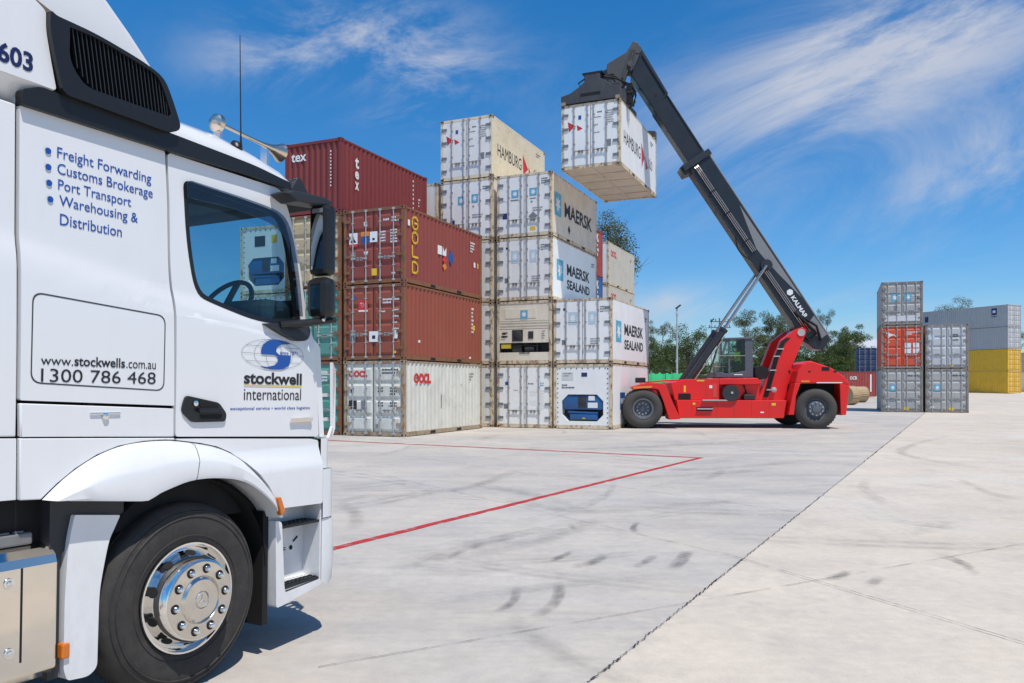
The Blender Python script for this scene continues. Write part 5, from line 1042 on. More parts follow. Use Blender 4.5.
def build_handler():
    K = empty('container_handler', (5.38, 34.146, 0), R(-3.371)); tag(K, 'red container reach stacker with raised charcoal boom holding a white container aloft', 'reach stacker')
    def prism(nm, poly, y0, y1, mat, par=K, bevel=.02): mb = MB(); mb.prism(poly, y0, y1, 'y'); return mb.build(nm, mat, par, bevel=bevel)
    prism('lower_frame', [(1.40, 1.13), (5.80, 1.13), (5.68, .41), (1.51, .40)], -1.56, 1.56, M_MRED)
    fr = prism('upper_frame', [(1.19, 1.84), (1.9, 1.99), (3.15, 2.01), (3.15, 1.128), (1.36, 1.128)], -1.36, 1.36, M_MRED)
    prism('inner_frame', [(3.15, 1.86), (4.85, 1.86), (4.85, 1.128), (3.15, 1.128)], -1.02, 1.02, M_MRED); prism('deck_beam', [(3.153, 2.012), (4.70, 2.035), (4.86, 1.80), (4.62, 1.78), (3.153, 1.76)], -1.36, 1.36, M_MRED)
    for s0, s1 in ((1.62, 1.626), (2.62, 2.626)): mb = MB(); mb.box(s0, s1, -1.364, -1.355, 1.14, 1.9, 0); mb.build('panel_gap', M_SEAM, fr)
    for s0 in (2.0, 3.0, 3.7, 4.4, 5.1): mb = MB(); mb.box(s0, s0 + .008, -1.564, -1.555, .44, 1.10, 0); mb.build('panel_gap', M_SEAM, fr)
    for x in (3.35, 4.1): mb = MB(); mb.tube([(x, -1.06, 1.2), (x + .2, -1.1, 1.45), (x + .1, -1.08, 1.75)], .035, 6); mb.build('hydraulic_hose', M_BLK, fr)
    mb = MB(); mb.box(4.15, 4.6, -1.3, -1.03, 1.132, 1.36, 0, c=.03); mb.build('battery_box', M_GREYP, fr); mb = MB(); mb.tube([(1.0, -1.22, 1.98), (1.0, -1.22, 2.35), (1.9, -1.22, 2.45), (1.9, -1.22, 2.0)], .015, 6); mb.build('grab_rail', M_BLACKP, fr)
    for s0, h0, w_, h_, c_ in ((2.05, .95, .10, .08, 1), (5.2, .92, .16, .10, 1), (2.75, 1.62, .12, .12, 0), (4.75, .62, .14, .05, 0)): mb = MB(); yy = -1.566 if h0 < 1.13 else -1.366; mb.box(s0, s0 + w_, yy, yy + .004, h0, h0 + h_, 0); mb.build('warning_sticker', M_YDEC if c_ else M_WDEC, fr)
    mb = MB(); mb.box(2.9, 3.05, -1.372, -1.355, 1.25, 1.8, 0); mb.box(1.72, 1.80, -1.375, -1.355, 1.45, 1.72, 1); mb.box(2.25, 2.55, -1.37, -1.355, 1.90, 1.95, 1); mb.build('panel_marks', [M_MREDT, M_YDEC], fr)
    for y in (-1, 1):
        a, b = (-2.08, -1.0) if y < 0 else (1.0, 2.08)
        fe = prism('front_fender', [(-.47, 1.66), (-.40, 1.70), (.18, 1.84), (.75, 1.83), (.92, 1.71), (1.17, 1.08), (1.49, .39), (1.04, .36), (.81, 1.08), (.62, 1.56), (.18, 1.66), (-.35, 1.56)], a, b, M_MRED)
        if y < 0:
            mb = MB(); mb.box(-.40, .35, a - .004, a - .002, 1.60, 1.68, 0, M=Matrix.Translation((0, 0, 0))); mb.v = [(p[0], p[1], p[2] + .05 * (p[0] + .4)) for p in mb.v]; mb.build('warning_stripe', M_ODEC, fe)
            mb = MB(); mb.box(-.28, .12, -1.9, -1.6, 1.84, 2.05, 0, c=.03); mb.build('headlight', M_BLACKP, fe)
    prism('front_axle_beam', [(-.25, .6), (1.3, .5), (1.3, 1.3), (-.25, 1.2)], -1.0, 1.0, M_BLK)
    for y in (-1.02, .86):
        o = prism('walkway', [(.4, 1.90), (1.4, 1.98), (4.7, 2.05), (4.7, 2.0), (1.4, 1.92), (.4, 1.84)], y, y + .16, M_MRED, bevel=.004)
    for s0, h0 in ((2.43, 1.13), (2.22, .78)): mb = MB(); mb.box(s0, s0 + .62 if h0 < 1 else s0 + 1.0, -1.66, -1.50, h0 - .02, h0 + .03, 0); mb.build('step', M_HARD, K)
    prism('step_recess', [(2.2, .86), (2.85, .86), (2.85, .70), (2.2, .70)], -1.568, -1.55, M_BLK, bevel=0)
    mb = MB(); mb.box(1.50, 2.0, -1.38, -1.355, 1.16, 1.40, 0); mb.build('engine_opening', M_BLK, fr)
    mb = MB(); mb.tube([(3.27, -1.50, 1.2), (3.27, -1.36, 1.2)], .01, 4); mb.lathe([(0, 0), (.33, 0), (.33, .28), (0, .28)], 22, 0, Matrix.Translation((3.56, -1.66, 1.42))); mb.build('air_tank', M_CYL, K); mb = MB(); mb.lathe([(.05, 0), (.05, -.03), (0, -.03)], 12, 0, Matrix.Translation((3.6, -1.66, 1.44))); mb.build('tank_cap', M_HARD, K)
    for y0, y1 in ((-1.02, -.62), (.62, 1.02)):
        m_ = prism('boom_support', [(4.80, 1.18), (5.22, 2.2), (5.75, 3.6), (6.30, 4.02), (6.58, 4.12), (6.74, 4.02), (6.70, 3.80), (6.14, 2.47), (6.28, 2.14), (5.99, 1.39), (5.85, .40), (4.9, .9)], y0, y1, M_MRED)
        if y0 < 0:
            for k, (dx, r) in enumerate(((0, .035), (.07, .03), (.13, .03))): mb = MB(); mb.tube([(5.02 + dx, -1.07, 1.25), (5.20 + dx, -1.08, 1.9), (5.43 + dx, -1.08, 2.8), (5.72 + dx, -1.06, 3.50), (6.3 + dx, -.9, 3.95)], r, 6); mb.build('hydraulic_hose', M_BLK, m_)
            for s0, h0 in ((5.16, 1.55), (5.30, 2.35), (5.45, 2.92), (5.60, 3.22)): mb = MB(); mb.box(s0 - .05, s0 + .2, -1.12, -1.03, h0 - .02, h0 + .03, 0); mb.build('hose_clamp', M_HARD, m_)
            mb = MB(); mb.lathe([(.10, 0), (.11, -.12), (.06, -.14), (0, -.14)], 14, 0, Matrix.Translation((5.40, -1.03, 1.55))); mb.build('filter', M_HARD, m_)
    mb = MB(); mb.tube([(6.52, -1.06, 3.90), (6.52, 1.06, 3.90)], .15, 20); mb.build('boom_pin', M_HARD, K)
    prism('cross_member', [(5.0, 1.2), (5.9, 1.2), (5.9, 2.4), (5.3, 2.4)], -.7, .7, M_MRED)
    cw = prism('counterweight', [(6.06, 1.84), (6.16, 2.30), (6.34, 2.59), (6.58, 2.71), (6.70, 2.715), (7.46, 2.45), (8.0, 2.08), (8.20, 1.82), (8.20, 1.74), (7.80, 1.80), (6.2, 1.80)], -1.80, 1.80, M_MRED, bevel=.06)
    prism('rear_bumper', [(7.80, 1.81), (8.18, 1.74), (8.05, .56), (7.84, .54)], -1.82, 1.82, M_MRED)
    mb = MB(); mb.box(6.9, 7.9, -1.812, -1.80, 1.825, 1.86, 0); mb.box(6.3, 6.62, -1.81, -1.80, 1.86, 1.93, 1); mb.build('edge_marks', [M_WDEC, M_ODEC], cw)
    for x, w in ((6.62, .05), (7.62, .06), (7.25, .15)): mb = MB(); mb.box(x - w, x + w, -1.812, -1.798, 2.26 + (.06 if w > .1 else 0), 2.26 + w + (.06 if w > .1 else 0), 0, c=.005); mb.build('lifting_eye', M_BLK, cw)
    prism('engine_bay', [(5.9, .6), (7.8, .6), (7.8, 1.8), (6.0, 1.8)], -1.1, 1.1, M_BLK, bevel=0); prism('rear_fender_wall', [(5.80, .55), (6.02, .55), (6.10, 1.30), (6.28, 1.82), (6.05, 1.84), (5.95, 1.35)], -1.8, -1.0, M_MRED)
    # wheels
    tp = [(.42, .02), (.46, -.02), (.60, -.04), (.72, -.01), (.78, .05), (.795, .10), (.795, .46), (.78, .52), (.72, .57), (.60, .60), (.42, .55)]
    def wheel(s0, y, flip, steer=0., rimc=M_GREYRIM, hubby=False):
        w = empty('wheel'); w.parent = K; w.location = (s0, y, .798); w.rotation_euler = (0, 0, steer + (math.pi if flip else 0))
        mb = MB(); mb.lathe(tp, 44)
        for k in range(40): a = 2 * math.pi * k / 40; mb.box(-.022, .022, .06, .27, .785, .806, 0, Matrix.Rotation(a, 4, 'Y') @ Matrix.Rotation(R(14), 4, 'Z')); mb.box(-.022, .022, .29, .50, .785, .806, 0, Matrix.Rotation(a + .08, 4, 'Y') @ Matrix.Rotation(R(-14), 4, 'Z'))
        mb.build('tyre', M_DUSTRUB, w, angle=40)
        mb = MB()
        if hubby: mb.lathe([(.43, .02), (.42, .06), (.36, .10), (.30, .02), (.28, -.03), (.16, -.05), (.14, -.10), (0, -.11)], 32)
        else: mb.lathe([(.43, .02), (.42, -.01), (.36, .0), (.33, .16), (.30, .2), (.12, .2), (.10, .15), (0, .15)], 32)
        rm = mb.build('rim', rimc, w)
        for k in range(10):
            a = 2 * math.pi * k / 10; mb = MB(); yy = -.05 if hubby else .19
            mb.box(-.025, .025, yy - .04, yy, .225 if hubby else .2, .27 if hubby else .25, 0, Matrix.Rotation(a, 4, 'Y')); mb.build('lug_nut', M_HARD, rm)
    wheel(0, -2.05, False); wheel(0, -1.36, False); wheel(0, 2.05, True); wheel(0, 1.36, True)
    wheel(6.83, -1.98, False, R(-9), M_GREYRIM, True); wheel(6.83, 1.98, True, R(-9), M_GREYRIM, True)
    # cab
    cb = empty('cab'); cb.parent = K
    prism('cab_base', [(3.11, 2.06), (3.11, 2.28), (3.27, 2.30), (3.62, 2.20), (4.30, 2.34), (4.63, 2.42), (4.63, 2.06)], -.88, .80, M_CABG, cb)
    for y in (-.88, .74):
        for nm, q in (('front_pillar', [(3.12, 2.28), (3.20, 2.28), (3.62, 3.62), (3.53, 3.64)]), ('door_pillar', [(3.62, 2.22), (3.70, 2.24), (3.68, 3.62), (3.60, 3.62)]), ('rear_pillar', [(4.30, 2.3), (4.63, 2.4), (4.60, 3.66), (4.30, 3.66)])): prism(nm, q, y, y + .06, M_CABG, cb, .008)
        prism('side_window', [(3.18, 2.28), (4.32, 2.34), (4.32, 3.62), (3.6, 3.62)], y + .025, y + .030, M_GGLASS, cb, 0)
    prism('cab_roof', [(3.50, 3.62), (3.52, 3.70), (4.60, 3.74), (4.64, 3.64)], -.92, .84, M_CABG, cb); prism('rear_wall', [(4.52, 2.2), (4.60, 2.2), (4.60, 3.66), (4.52, 3.66)], -.86, .78, M_CABG, cb)
    mb = MB(); mb.add([(3.14, -.84, 2.28), (3.14, .74, 2.28), (3.55, .74, 3.62), (3.55, -.84, 3.62)], [(0, 1, 2, 3)]); mb.build('windscreen', M_GGLASS, cb)
    mb = MB(); mb.tube([(3.2, -.90, 2.95), (4.3, -.90, 2.95)], .018, 6); mb.tube([(3.02, -.95, 2.06), (3.02, -.95, 2.5), (3.6, -.95, 2.5), (4.3, -.95, 2.5)], .016, 6); mb.build('grab_rail', M_BLACKP, cb)
    mb = MB(); mb.box(4.05, 4.45, -.35, .2, 2.25, 2.5, 0, c=.04); mb.box(4.35, 4.48, -.35, .2, 2.5, 3.15, 0, c=.04); mb.build('seat', M_CABIN, cb)
    mb = MB(); mb.box(3.85, 4.2, -.885, -.875, 2.16, 2.20, 0); mb.build('badge', M_WDEC, cb)
    mb = MB(); mb.lathe([(0, 0), (.28, 0), (.28, .3), (0, .3)], 16, 0, Matrix.Translation((4.95, -1.0, 2.26))); mb.box(4.68, 4.98, -.95, -.6, 2.05, 2.5, 0, c=.06); mb.build('air_cleaner', M_BLK, K)
    mb = MB(); mb.tube([(6.1, -.9, 1.9), (6.05, -.95, 2.3), (6.2, -.8, 2.75)], .09, 10); mb.build('exhaust', M_BLK, K)
    # lift cylinders
    for y in (-.82, .95):
        a, b, c = Vector((1.54, y, 1.29)), Vector((3.40, y, 3.98)), Vector((5.24, y * .68, 6.72))
        mb = MB(); mb.tube([a - (b - a) * .06, a, b], .145, 18); mb.tube([b, b + (b - a).normalized() * .12], .17, 18); mb.tube([a + Vector((0, -.2, 0)), a + Vector((0, .2, 0))], .2, 14); cy = mb.build('lift_cylinder', M_CYL, K)
        mb = MB(); mb.tube([b, c], .062, 16); mb.build('rod', M_ROD, cy)
        mb = MB(); mb.tube([a.lerp(b, .1) + Vector((.17, 0, -.1)), a.lerp(b, .95) + Vector((.17, 0, -.1))], .025, 6); mb.build('feed_pipe', M_HARD, cy)
    # boom: e runs down the boom, u across it
    e = Vector((.5465, -.8374)); u = Vector((.8374, .5465))
    ob = prism('outer_boom', [(2.12, 10.84), (2.83, 11.57), (7.92, 3.66), (7.60, 3.20), (7.25, 3.25), (7.05, 3.42), (6.72, 3.62), (6.30, 4.46)], -.42, .42, M_BOOM, bevel=.03)
    prism('middle_boom', [(.62, 13.36), (1.22, 13.98), (2.82, 11.46), (2.20, 10.92)], -.36, .36, M_BOOM2, bevel=.03)
    ib = prism('inner_boom', [(-.30, 14.84), (-.24, 15.75), (.10, 16.02), (1.24, 14.06), (.70, 13.30)], -.33, .33, M_BOOM2, bevel=.03)
    mb = MB(); mb.tube([(.15, -.34, 15.70), (1.10, -.34, 14.10)], .05, 6); mb.tube([(1.15, -.37, 14.0), (2.6, -.37, 11.7)], .03, 6); mb.build('boom_rail', M_BOOM, ib)
    mb = MB(); mb.lathe([(.07, 0), (0, -.002)], 14, 0, Matrix.Translation((.70, -.332, 13.98)), False); mb.build('boom_hole', M_BLK, ib)
    for a_, b_ in (((2.83, 11.57), (7.92, 3.66)), ((2.12, 10.84), (6.30, 4.46))):
        mb = MB(); q0, q1 = Vector(a_), Vector(b_); mb.tube([(q0.x, -.40, q0.y), (q1.x, -.40, q1.y)], .035, 6); mb.build('boom_flange', M_BGREY if a_[0] > 2.5 else M_BOOM, ob)
    c = Vector((2.42, 11.24)); mb = MB()
    q = [c + u * .62 - e * .10, c + u * .62 + e * .16, c - u * .70 + e * .16, c - u * .70 - e * .10]; mb.prism([tuple(p) for p in q], -.50, .50, 'y'); q = [c - u * .50 - e * .16, c - u * .50 + e * .34, c - u * .80 + e * .28, c - u * .80 - e * .1]; mb.prism([tuple(p) for p in q], -.36, .36, 'y'); mb.build('boom_collar', M_CYL, ob, bevel=.015)
    def bp(a, b): p = Vector((2.42, 11.24)) + e * a + u * b; return p.x, p.y
    for k in range(3):
        off = -.28 + .075 * k; mb = MB()
        mb.tube([(*bp(.25, off)[:1], -.44, bp(.25, off)[1]), (bp(.32, off)[0], -.47, bp(.32, off)[1]), (bp(2.1, off + .02)[0], -.47, bp(2.1, off + .02)[1]), (bp(4.55, off + .04)[0], -.47, bp(4.55, off + .04)[1])], .022, 6); mb.build('hydraulic_pipe', M_ROD, ob)
        mb = MB(); mb.tube([(bp(5.35, off)[0], -.47, bp(5.35, off)[1]), (bp(8.6, off + .05)[0], -.47, bp(8.6, off + .05)[1])], .022, 6); mb.build('hydraulic_pipe', M_ROD, ob)
    for a_ in (1.5, 2.6, 4.0): p0, p1 = bp(a_, -.34), bp(a_, -.02); mb = MB(); mb.tube([(p0[0], -.48, p0[1]), (p1[0], -.48, p1[1])], .035, 6); mb.build('pipe_clamp', M_BLK, ob)
    mb = MB(); pts = [bp(3.6 + .2 * k, -.45 - .22 * math.sin(math.pi * k / 6)) for k in range(7)]; mb.tube([(p[0], -.45, p[1]) for p in pts], .03, 6); mb.build('hydraulic_hose', M_BLK, ob)
    mb = MB(); mb.tube([(5.26, -.56, 6.74), (5.26, .56, 6.74)], .24, 18); mb.tube([(5.26, -.60, 6.74), (5.26, -.56, 6.74)], .13, 14); mb.build('cylinder_ear', M_CYL, ob)
    mb = MB(); MM = Matrix(((1, 0, 0, 0), (0, 0, -1, -.4225), (0, 1, 0, 0), (0, 0, 0, 1)))
    polyf(mb, MM, [bp(2.6, .40), bp(4.5, -.02), bp(5.0, .02), bp(5.9, .16), bp(7.25, .41)]); polyf(mb, MM, [bp(8.35, -.10), bp(8.15, .42), bp(9.1, .43), bp(9.12, .10)]); mb.build('grey_panel', M_BGREY, ob, fix=False)
    mb = MB(); o_ = Vector((2.42, 11.24)); Mt = Matrix(((e.x, u.x, 0, o_.x), (0, 0, -1, -.424), (e.y, u.y, 0, o_.y), (0, 0, 0, 1)))
    put_text(mb, 'KALMAR', Mt, 7.0, 8.05, .03, .21, .03); polyf(mb, Mt, [(6.68, .06), (6.80, -.01), (6.92, .06), (6.92, .20), (6.80, .27), (6.68, .20)]); mb.build('lettering', M_WDEC, ob, fix=False)
    mb = MB(); mb.tube([(6.4, -.5, 4.8), (6.9, -.55, 4.3), (7.3, -.5, 3.9), (7.0, -.5, 3.6), (6.7, -.5, 3.9)], .06, 8); mb.tube([(6.7, -.5, 4.6), (7.3, -.52, 4.2), (7.5, -.46, 3.6)], .05, 8); mb.build('hydraulic_hose', M_BLK, ob)
    # head and lifting frame
    hd = prism('boom_head', [(-.05, 16.20), (-.24, 16.28), (-.52, 15.82), (-1.33, 15.34), (-1.36, 14.95), (-.95, 14.55), (-.62, 14.55), (-.42, 15.10), (-.24, 15.05), (.12, 15.9)], -.40, .40, M_SPRD, bevel=.02)
    mb = MB(); mb.tube([(-.35, -.46, 15.3), (-.35, .46, 15.3)], .13, 14); mb.tube([(-.05, -.42, 15.9), (-.05, .42, 15.9)], .16, 14); mb.tube([(-.3, -.43, 15.9), (-.55, -.43, 15.2), (-.7, -.43, 14.7)], .05, 8); mb.tube([(-.15, -.43, 15.85), (-.35, -.45, 15.0)], .04, 8); mb.build('head_pin', M_SPRD, hd)
    return K
K = build_handler()

def build_spreader():
    Wm = Matrix(((WV.x, DV.x, 0, LIFT[0]), (WV.y, DV.y, 0, LIFT[1]), (0, 0, 1, LIFT[2] + 2.591), (0, 0, 0, 1)))
    Kw = Matrix.Translation((5.38, 34.146, 0)) @ Matrix.Rotation(R(-3.371), 4, 'Z')
    sp = empty('lifting_frame'); sp.parent = K; sp.matrix_local = Kw.inverted() @ Wm; c = -CW / 2
    def part(nm, mb, mat=M_SPRD, bevel=.012): return mb.build(nm, mat, sp, bevel=bevel)
    for y0, y1 in ((-.02, .26), (5.80, 6.08)):
        z0 = .03; pl = [(-CW + .0, z0), (-CW, .36), (-2.06, .44), (-1.66, .66), (-1.50, .80), (-1.45, .80), (-1.45, 1.10), (-.82, 1.10), (-.82, .88), (-.58, .76), (-.36, .54), (.0, .44), (.0, z0)] if y0 < 1 else [(-CW, z0), (-CW, .40), (-1.7, .5), (-.7, .5), (0, .40), (0, z0)]
        mb = MB(); mb.prism(pl, y0, y1, 'y'); part('end_beam', mb)
        for x in (-CW + .10, -.10): mb = MB(); mb.box(x - .09, x + .09, y0 - .012, y1 + .012, .0, .12, 0); mb.lathe([(.05, -.1), (.05, .04), (0, .04)], 10, 0, Matrix.Translation((x, (y0 + y1) / 2, .06)) @ Matrix.Rotation(R(90), 4, 'X')); part('twistlock', mb, P_OFR, 0)
    mb = MB(); mb.box(-1.62, -.80, -.024, -.018, .25, .37, 0); part('beam_slot', mb, M_BLK, 0)
    for x0 in (c - .55, c + .15): mb = MB(); mb.box(x0, x0 + .40, .26, 5.8, .10, .48, 0); part('telescopic_beam', mb)
    mb = MB(); mb.box(c - .72, c + .72, 1.7, 4.4, .12, .85, 0); part('main_frame', mb)
    mb = MB(); mb.box(c - 1.0, c + .6, 2.2, 3.9, .85, 1.5, 0); mb.tube([(c, 3.05, 1.4), (c, 3.05, 2.25)], .45, 18); part('rotator', mb)
    mb = MB(); mb.box(-1.47, -.80, -.0, .55, .82, 1.14, 0); mb.box(-1.55, -.72, -.03, .6, 1.10, 1.17, 0); part('valve_box', mb, M_BOOM2)
    for k in range(3): mb = MB(); mb.tube([(-.95 + .1 * k, .2, 1.0), (-.5 + .08 * k, .6, 1.2 - .1 * k), (-.1 + .05 * k, 1.0, .9), (c + .6, 2.3, 1.2)], .04, 6); part('hydraulic_hose', mb, M_BLK, 0)
    mb = MB(); mb.box(.0, .22, .85, 1.1, .05, .85, 0); mb.tube([(.18, .9, .8), (.34, 1.0, .5), (.30, 1.0, .1), (.1, .9, -.15)], .05, 8); mb.tube([(.12, 1.2, .7), (.30, 1.2, .45), (.2, 1.2, .0)], .04, 8); mb.tube([(.02, .97, .45), (.26, .97, .45)], .14, 12); part('side_actuator', mb, M_BLK, 0)
    mb = MB(); mb.tube([(-1.45, .02, .95), (-1.72, .02, .8), (-1.62, .02, .62)], .03, 6); part('hydraulic_hose', mb, M_BLK, 0)
build_spreader()

# ------------------------------------------------------------------ driver (seated figure grown from a jointed skeleton)
def skin_fig(name, joints, bones, mat, parent=None, sub=1):
    me = bpy.data.meshes.new(name); names = list(joints); me.from_pydata([joints[k][0] for k in names], [(names.index(a), names.index(b)) for a, b in bones], []); me.materials.append(mat)
    o = bpy.data.objects.new(name, me); COL.objects.link(o)
    if parent: o.parent = parent
    o.modifiers.new('skin', 'SKIN')
    if not me.skin_vertices: 
        bpy.context.view_layer.objects.active = o; bpy.ops.mesh.customdata_skin_add()
    for i, k in enumerate(names): me.skin_vertices[0].data[i].radius = joints[k][1]; me.skin_vertices[0].data[i].use_root = (i == 0)
    s = o.modifiers.new('sub', 'SUBSURF'); s.levels = sub; s.render_levels = sub
    return o
def build_driver():
    # local: faces -x (towards the front of the machine), seated, pelvis at the origin
    J = {'pelvis': ((0, 0, 0), (.15, .17)), 'waist': ((.03, 0, .18), (.13, .15)), 'chest': ((.0, 0, .40), (.14, .18)), 'neckb': ((-.01, 0, .54), (.07, .08)), 'neck': ((-.03, 0, .60), (.055, .055)), 'head': ((-.05, 0, .70), (.085, .078)), 'crown': ((-.04, 0, .79), (.075, .07))}
    B = [('pelvis', 'waist'), ('waist', 'chest'), ('chest', 'neckb'), ('neckb', 'neck'), ('neck', 'head'), ('head', 'crown')]
    for s, n in ((-1, 'r'), (1, 'l')):
        J.update({'sh' + n: ((0, s * .19, .49), (.075, .075)), 'el' + n: ((-.12, s * .25, .24), (.05, .05)), 'wr' + n: ((-.36, s * .18, .26), (.034, .034)), 'ha' + n: ((-.45, s * .16, .28), (.03, .04)),
                  'hi' + n: ((-.06, s * .10, .0), (.10, .10)), 'kn' + n: ((-.46, s * .13, .05), (.07, .07)), 'an' + n: ((-.52, s * .13, -.36), (.045, .045)), 'to' + n: ((-.66, s * .13, -.40), (.04, .045))})
        B += [('chest', 'sh' + n), ('sh' + n, 'el' + n), ('el' + n, 'wr' + n), ('wr' + n, 'ha' + n), ('pelvis', 'hi' + n), ('hi' + n, 'kn' + n), ('kn' + n, 'an' + n), ('an' + n, 'to' + n)]
    p = skin_fig('person', J, B, M_SKIN); Kw = Matrix.Translation((5.38, 34.146, 0)) @ Matrix.Rotation(R(-3.371), 4, 'Z')
    p.matrix_world = Kw @ Matrix.Translation((4.17, -.08, 2.58)); tag(p, 'driver in a lime safety vest seated in the cab of the red machine', 'person')
    V = {k: (J[k][0], tuple(r + .018 for r in J[k][1])) for k in ('chest', 'waist', 'pelvis', 'neckb', 'shl', 'shr', 'ell', 'elr')}
    V['ell'] = ((-.07, .22, .34), (.075, .075)); V['elr'] = ((-.07, -.22, .34), (.075, .075)); V['neckb'] = ((-.01, 0, .535), (.08, .09))
    skin_fig('safety_vest', V, [('chest', 'waist'), ('waist', 'pelvis'), ('chest', 'neckb'), ('chest', 'shl'), ('chest', 'shr'), ('shl', 'ell'), ('shr', 'elr')], HI_VIS, p)
    T_ = {k: (J[k][0], tuple(r + .012 for r in J[k][1])) for k in ('pelvis', 'hil', 'hir', 'knl', 'knr', 'anl', 'anr')}
    skin_fig('trousers', T_, [('pelvis', 'hil'), ('pelvis', 'hir'), ('hil', 'knl'), ('hir', 'knr'), ('knl', 'anl'), ('knr', 'anr')], M_CLOTH, p)
    mb = MB(); mb.lathe([(.104, .0), (.10, .05), (.07, .09), (0, .10)], 16, 0, Matrix.Translation((-.045, 0, .745)) @ Matrix.Rotation(R(90), 4, 'X')); mb.build('hair', M_CLOTH, p)
    mb = MB(); mb.add([(-.135, -.012, .685), (-.135, .012, .685), (-.165, 0, .69), (-.13, 0, .735)], [(0, 1, 2), (0, 2, 3), (1, 2, 3)]); mb.build('nose', M_SKIN, p)
build_driver()

# ------------------------------------------------------------------ trees
def leaf_mat(name, a, b, c):
    m = bpy.data.materials.new(name); m.use_nodes = True; nt = m.node_tree; p = nt.nodes['Principled BSDF']
    g = nt.nodes.new('ShaderNodeNewGeometry'); r = nt.nodes.new('ShaderNodeValToRGB'); r.color_ramp.elements[0].color = (*a, 1); r.color_ramp.elements[1].color = (*c, 1); e = r.color_ramp.elements.new(.5); e.color = (*b, 1)
    nt.links.new(g.outputs['Random Per Island'], r.inputs[0]); nt.links.new(r.outputs[0], p.inputs['Base Color']); p.inputs['Roughness'].default_value = .55; p.inputs['Specular IOR Level'].default_value = .3
    t = nt.nodes.new('ShaderNodeBsdfTranslucent'); nt.links.new(r.outputs[0], t.inputs[0]); mx = nt.nodes.new('ShaderNodeMixShader'); mx.inputs[0].default_value = .30
    o = nt.nodes['Material Output']; nt.links.new(p.outputs[0], mx.inputs[1]); nt.links.new(t.outputs[0], mx.inputs[2]); nt.links.new(mx.outputs[0], o.inputs[0]); return m
M_LEAFD = leaf_mat('dark green leaves', (.045, .07, .02), (.085, .125, .032), (.145, .19, .055)); M_LEAFO = leaf_mat('olive gum leaves', (.07, .082, .03), (.12, .135, .052), (.18, .185, .08)); M_LEAFL = leaf_mat('fresh green leaves', (.045, .085, .02), (.08, .14, .032), (.13, .19, .05))
M_BARK = worn('grey brown bark', (.20, .16, .12), .4, .05, .9, (.08, .06, .05)); M_GUMB = worn('pale gum bark', (.42, .37, .31), .4, .05, .85, (.22, .16, .12))
def tree(seed, h, spread, bare, style, loc, label, group=None, leaf=None, n=3000, cat='tree', name='broadleaf_tree', rot=0.):
    rnd = random.Random(seed); root = empty(name, loc, rot); tag(root, label, cat, group)
    tr = MB(); tips = []
    def limb(p, d, length, r, lvl):
        pts = [p]; rs = [r]; k = 4
        for i in range(k):
            d = (d + Vector((rnd.uniform(-.22, .22), rnd.uniform(-.22, .22), rnd.uniform(-.02, .16)))).normalized(); p = p + d * length / k; pts.append(p); rs.append(r * (1 - .62 * (i + 1) / k))
        tr.tube(pts, rs, 6 if lvl else 8)
        if lvl >= 2: tips.append(p); return
        nb = rnd.randint(3, 4) if lvl else rnd.randint(5, 7)
        for j in range(nb):
            t = rnd.uniform(.35, 1.) if lvl else rnd.uniform(bare, .97); i = min(k - 1, int(t * k)); q = pts[i].lerp(pts[i + 1], t * k - i); a = rnd.uniform(0, 6.283)
            tilt = rnd.uniform(.5, 1.0) if style != 'gum' else rnd.uniform(.3, .75)
            dd = (d * (1 - .4 * tilt) + Vector((math.cos(a), math.sin(a), rnd.uniform(-.1, .35))) * tilt).normalized(); limb(q, dd, length * rnd.uniform(.34, .5) if lvl == 0 else length * rnd.uniform(.45, .65), rs[i] * .5, lvl + 1)
        tips.append(p)
    limb(Vector((0, 0, -.1)), Vector((rnd.uniform(-.08, .08), 0, 1)), h * .86, h * .022 + .04, 0)
    cl = []
    for t in tips:
        f = max(1e-3, math.hypot(t.x, t.y)); 
        if f > spread: t = Vector((t.x * spread / f, t.y * spread / f, t.z))
        cl.append((t, h * rnd.uniform(.065, .13) if style != 'gum' else h * rnd.uniform(.05, .10)))
    if style != 'gum':
        for k in range(16): a = rnd.uniform(0, 6.283); z = rnd.uniform(bare * .7, .92); w = spread * math.sqrt(max(.02, 1 - ((z - .45) / .55) ** 2)) * rnd.uniform(.35, .95); cl.append((Vector((w * math.cos(a), w * math.sin(a), z * h)), h * rnd.uniform(.07, .14)))
    lf = MB(); sz = .030 * h / 10 + .13; tot = sum(c[1] ** 2 for c in cl); shifts = (Vector((0, 0, 0)),)
    for c, r in cl:
        m_ = int(n * r * r / tot)
        for k in range(m_):
            v = Vector((rnd.gauss(0, 1), rnd.gauss(0, 1), rnd.gauss(0, .8))); v = v.normalized() * r * rnd.uniform(.25, 1.12) ** .7; p = c + Vector((v.x, v.y, v.z * .75))
            if p.z < .1: continue
            a = Vector((rnd.gauss(0, 1), rnd.gauss(0, 1), rnd.gauss(0, .6) - (.9 if style == 'gum' else 0))).normalized(); b = a.cross(Vector((rnd.gauss(0, 1), rnd.gauss(0, 1), rnd.gauss(0, 1)))).normalized(); s = sz * rnd.uniform(.6, 1.35); w = s * (.42 if style == 'gum' else .62)
            lf.add([p - a * s * .5, p + b * w * .5, p + a * s * .5, p - b * w * .5], [(0, 1, 2, 3)])
    tr.build('trunk', M_GUMB if style == 'gum' else M_BARK, root, fix=False); lf.build('crown', leaf or (M_LEAFO if style == 'gum' else M_LEAFD), root, fix=False)
    return root
def copy_tree(o, loc, rz, sc, label):
    r = o.copy(); COL.objects.link(r); r.location = loc; r.rotation_euler = (0, 0, rz); r.scale = (sc[0], sc[0], sc[1]); r['label'] = label
    for ch in list(o.children): d = ch.copy(); COL.objects.link(d); d.parent = r
    return r
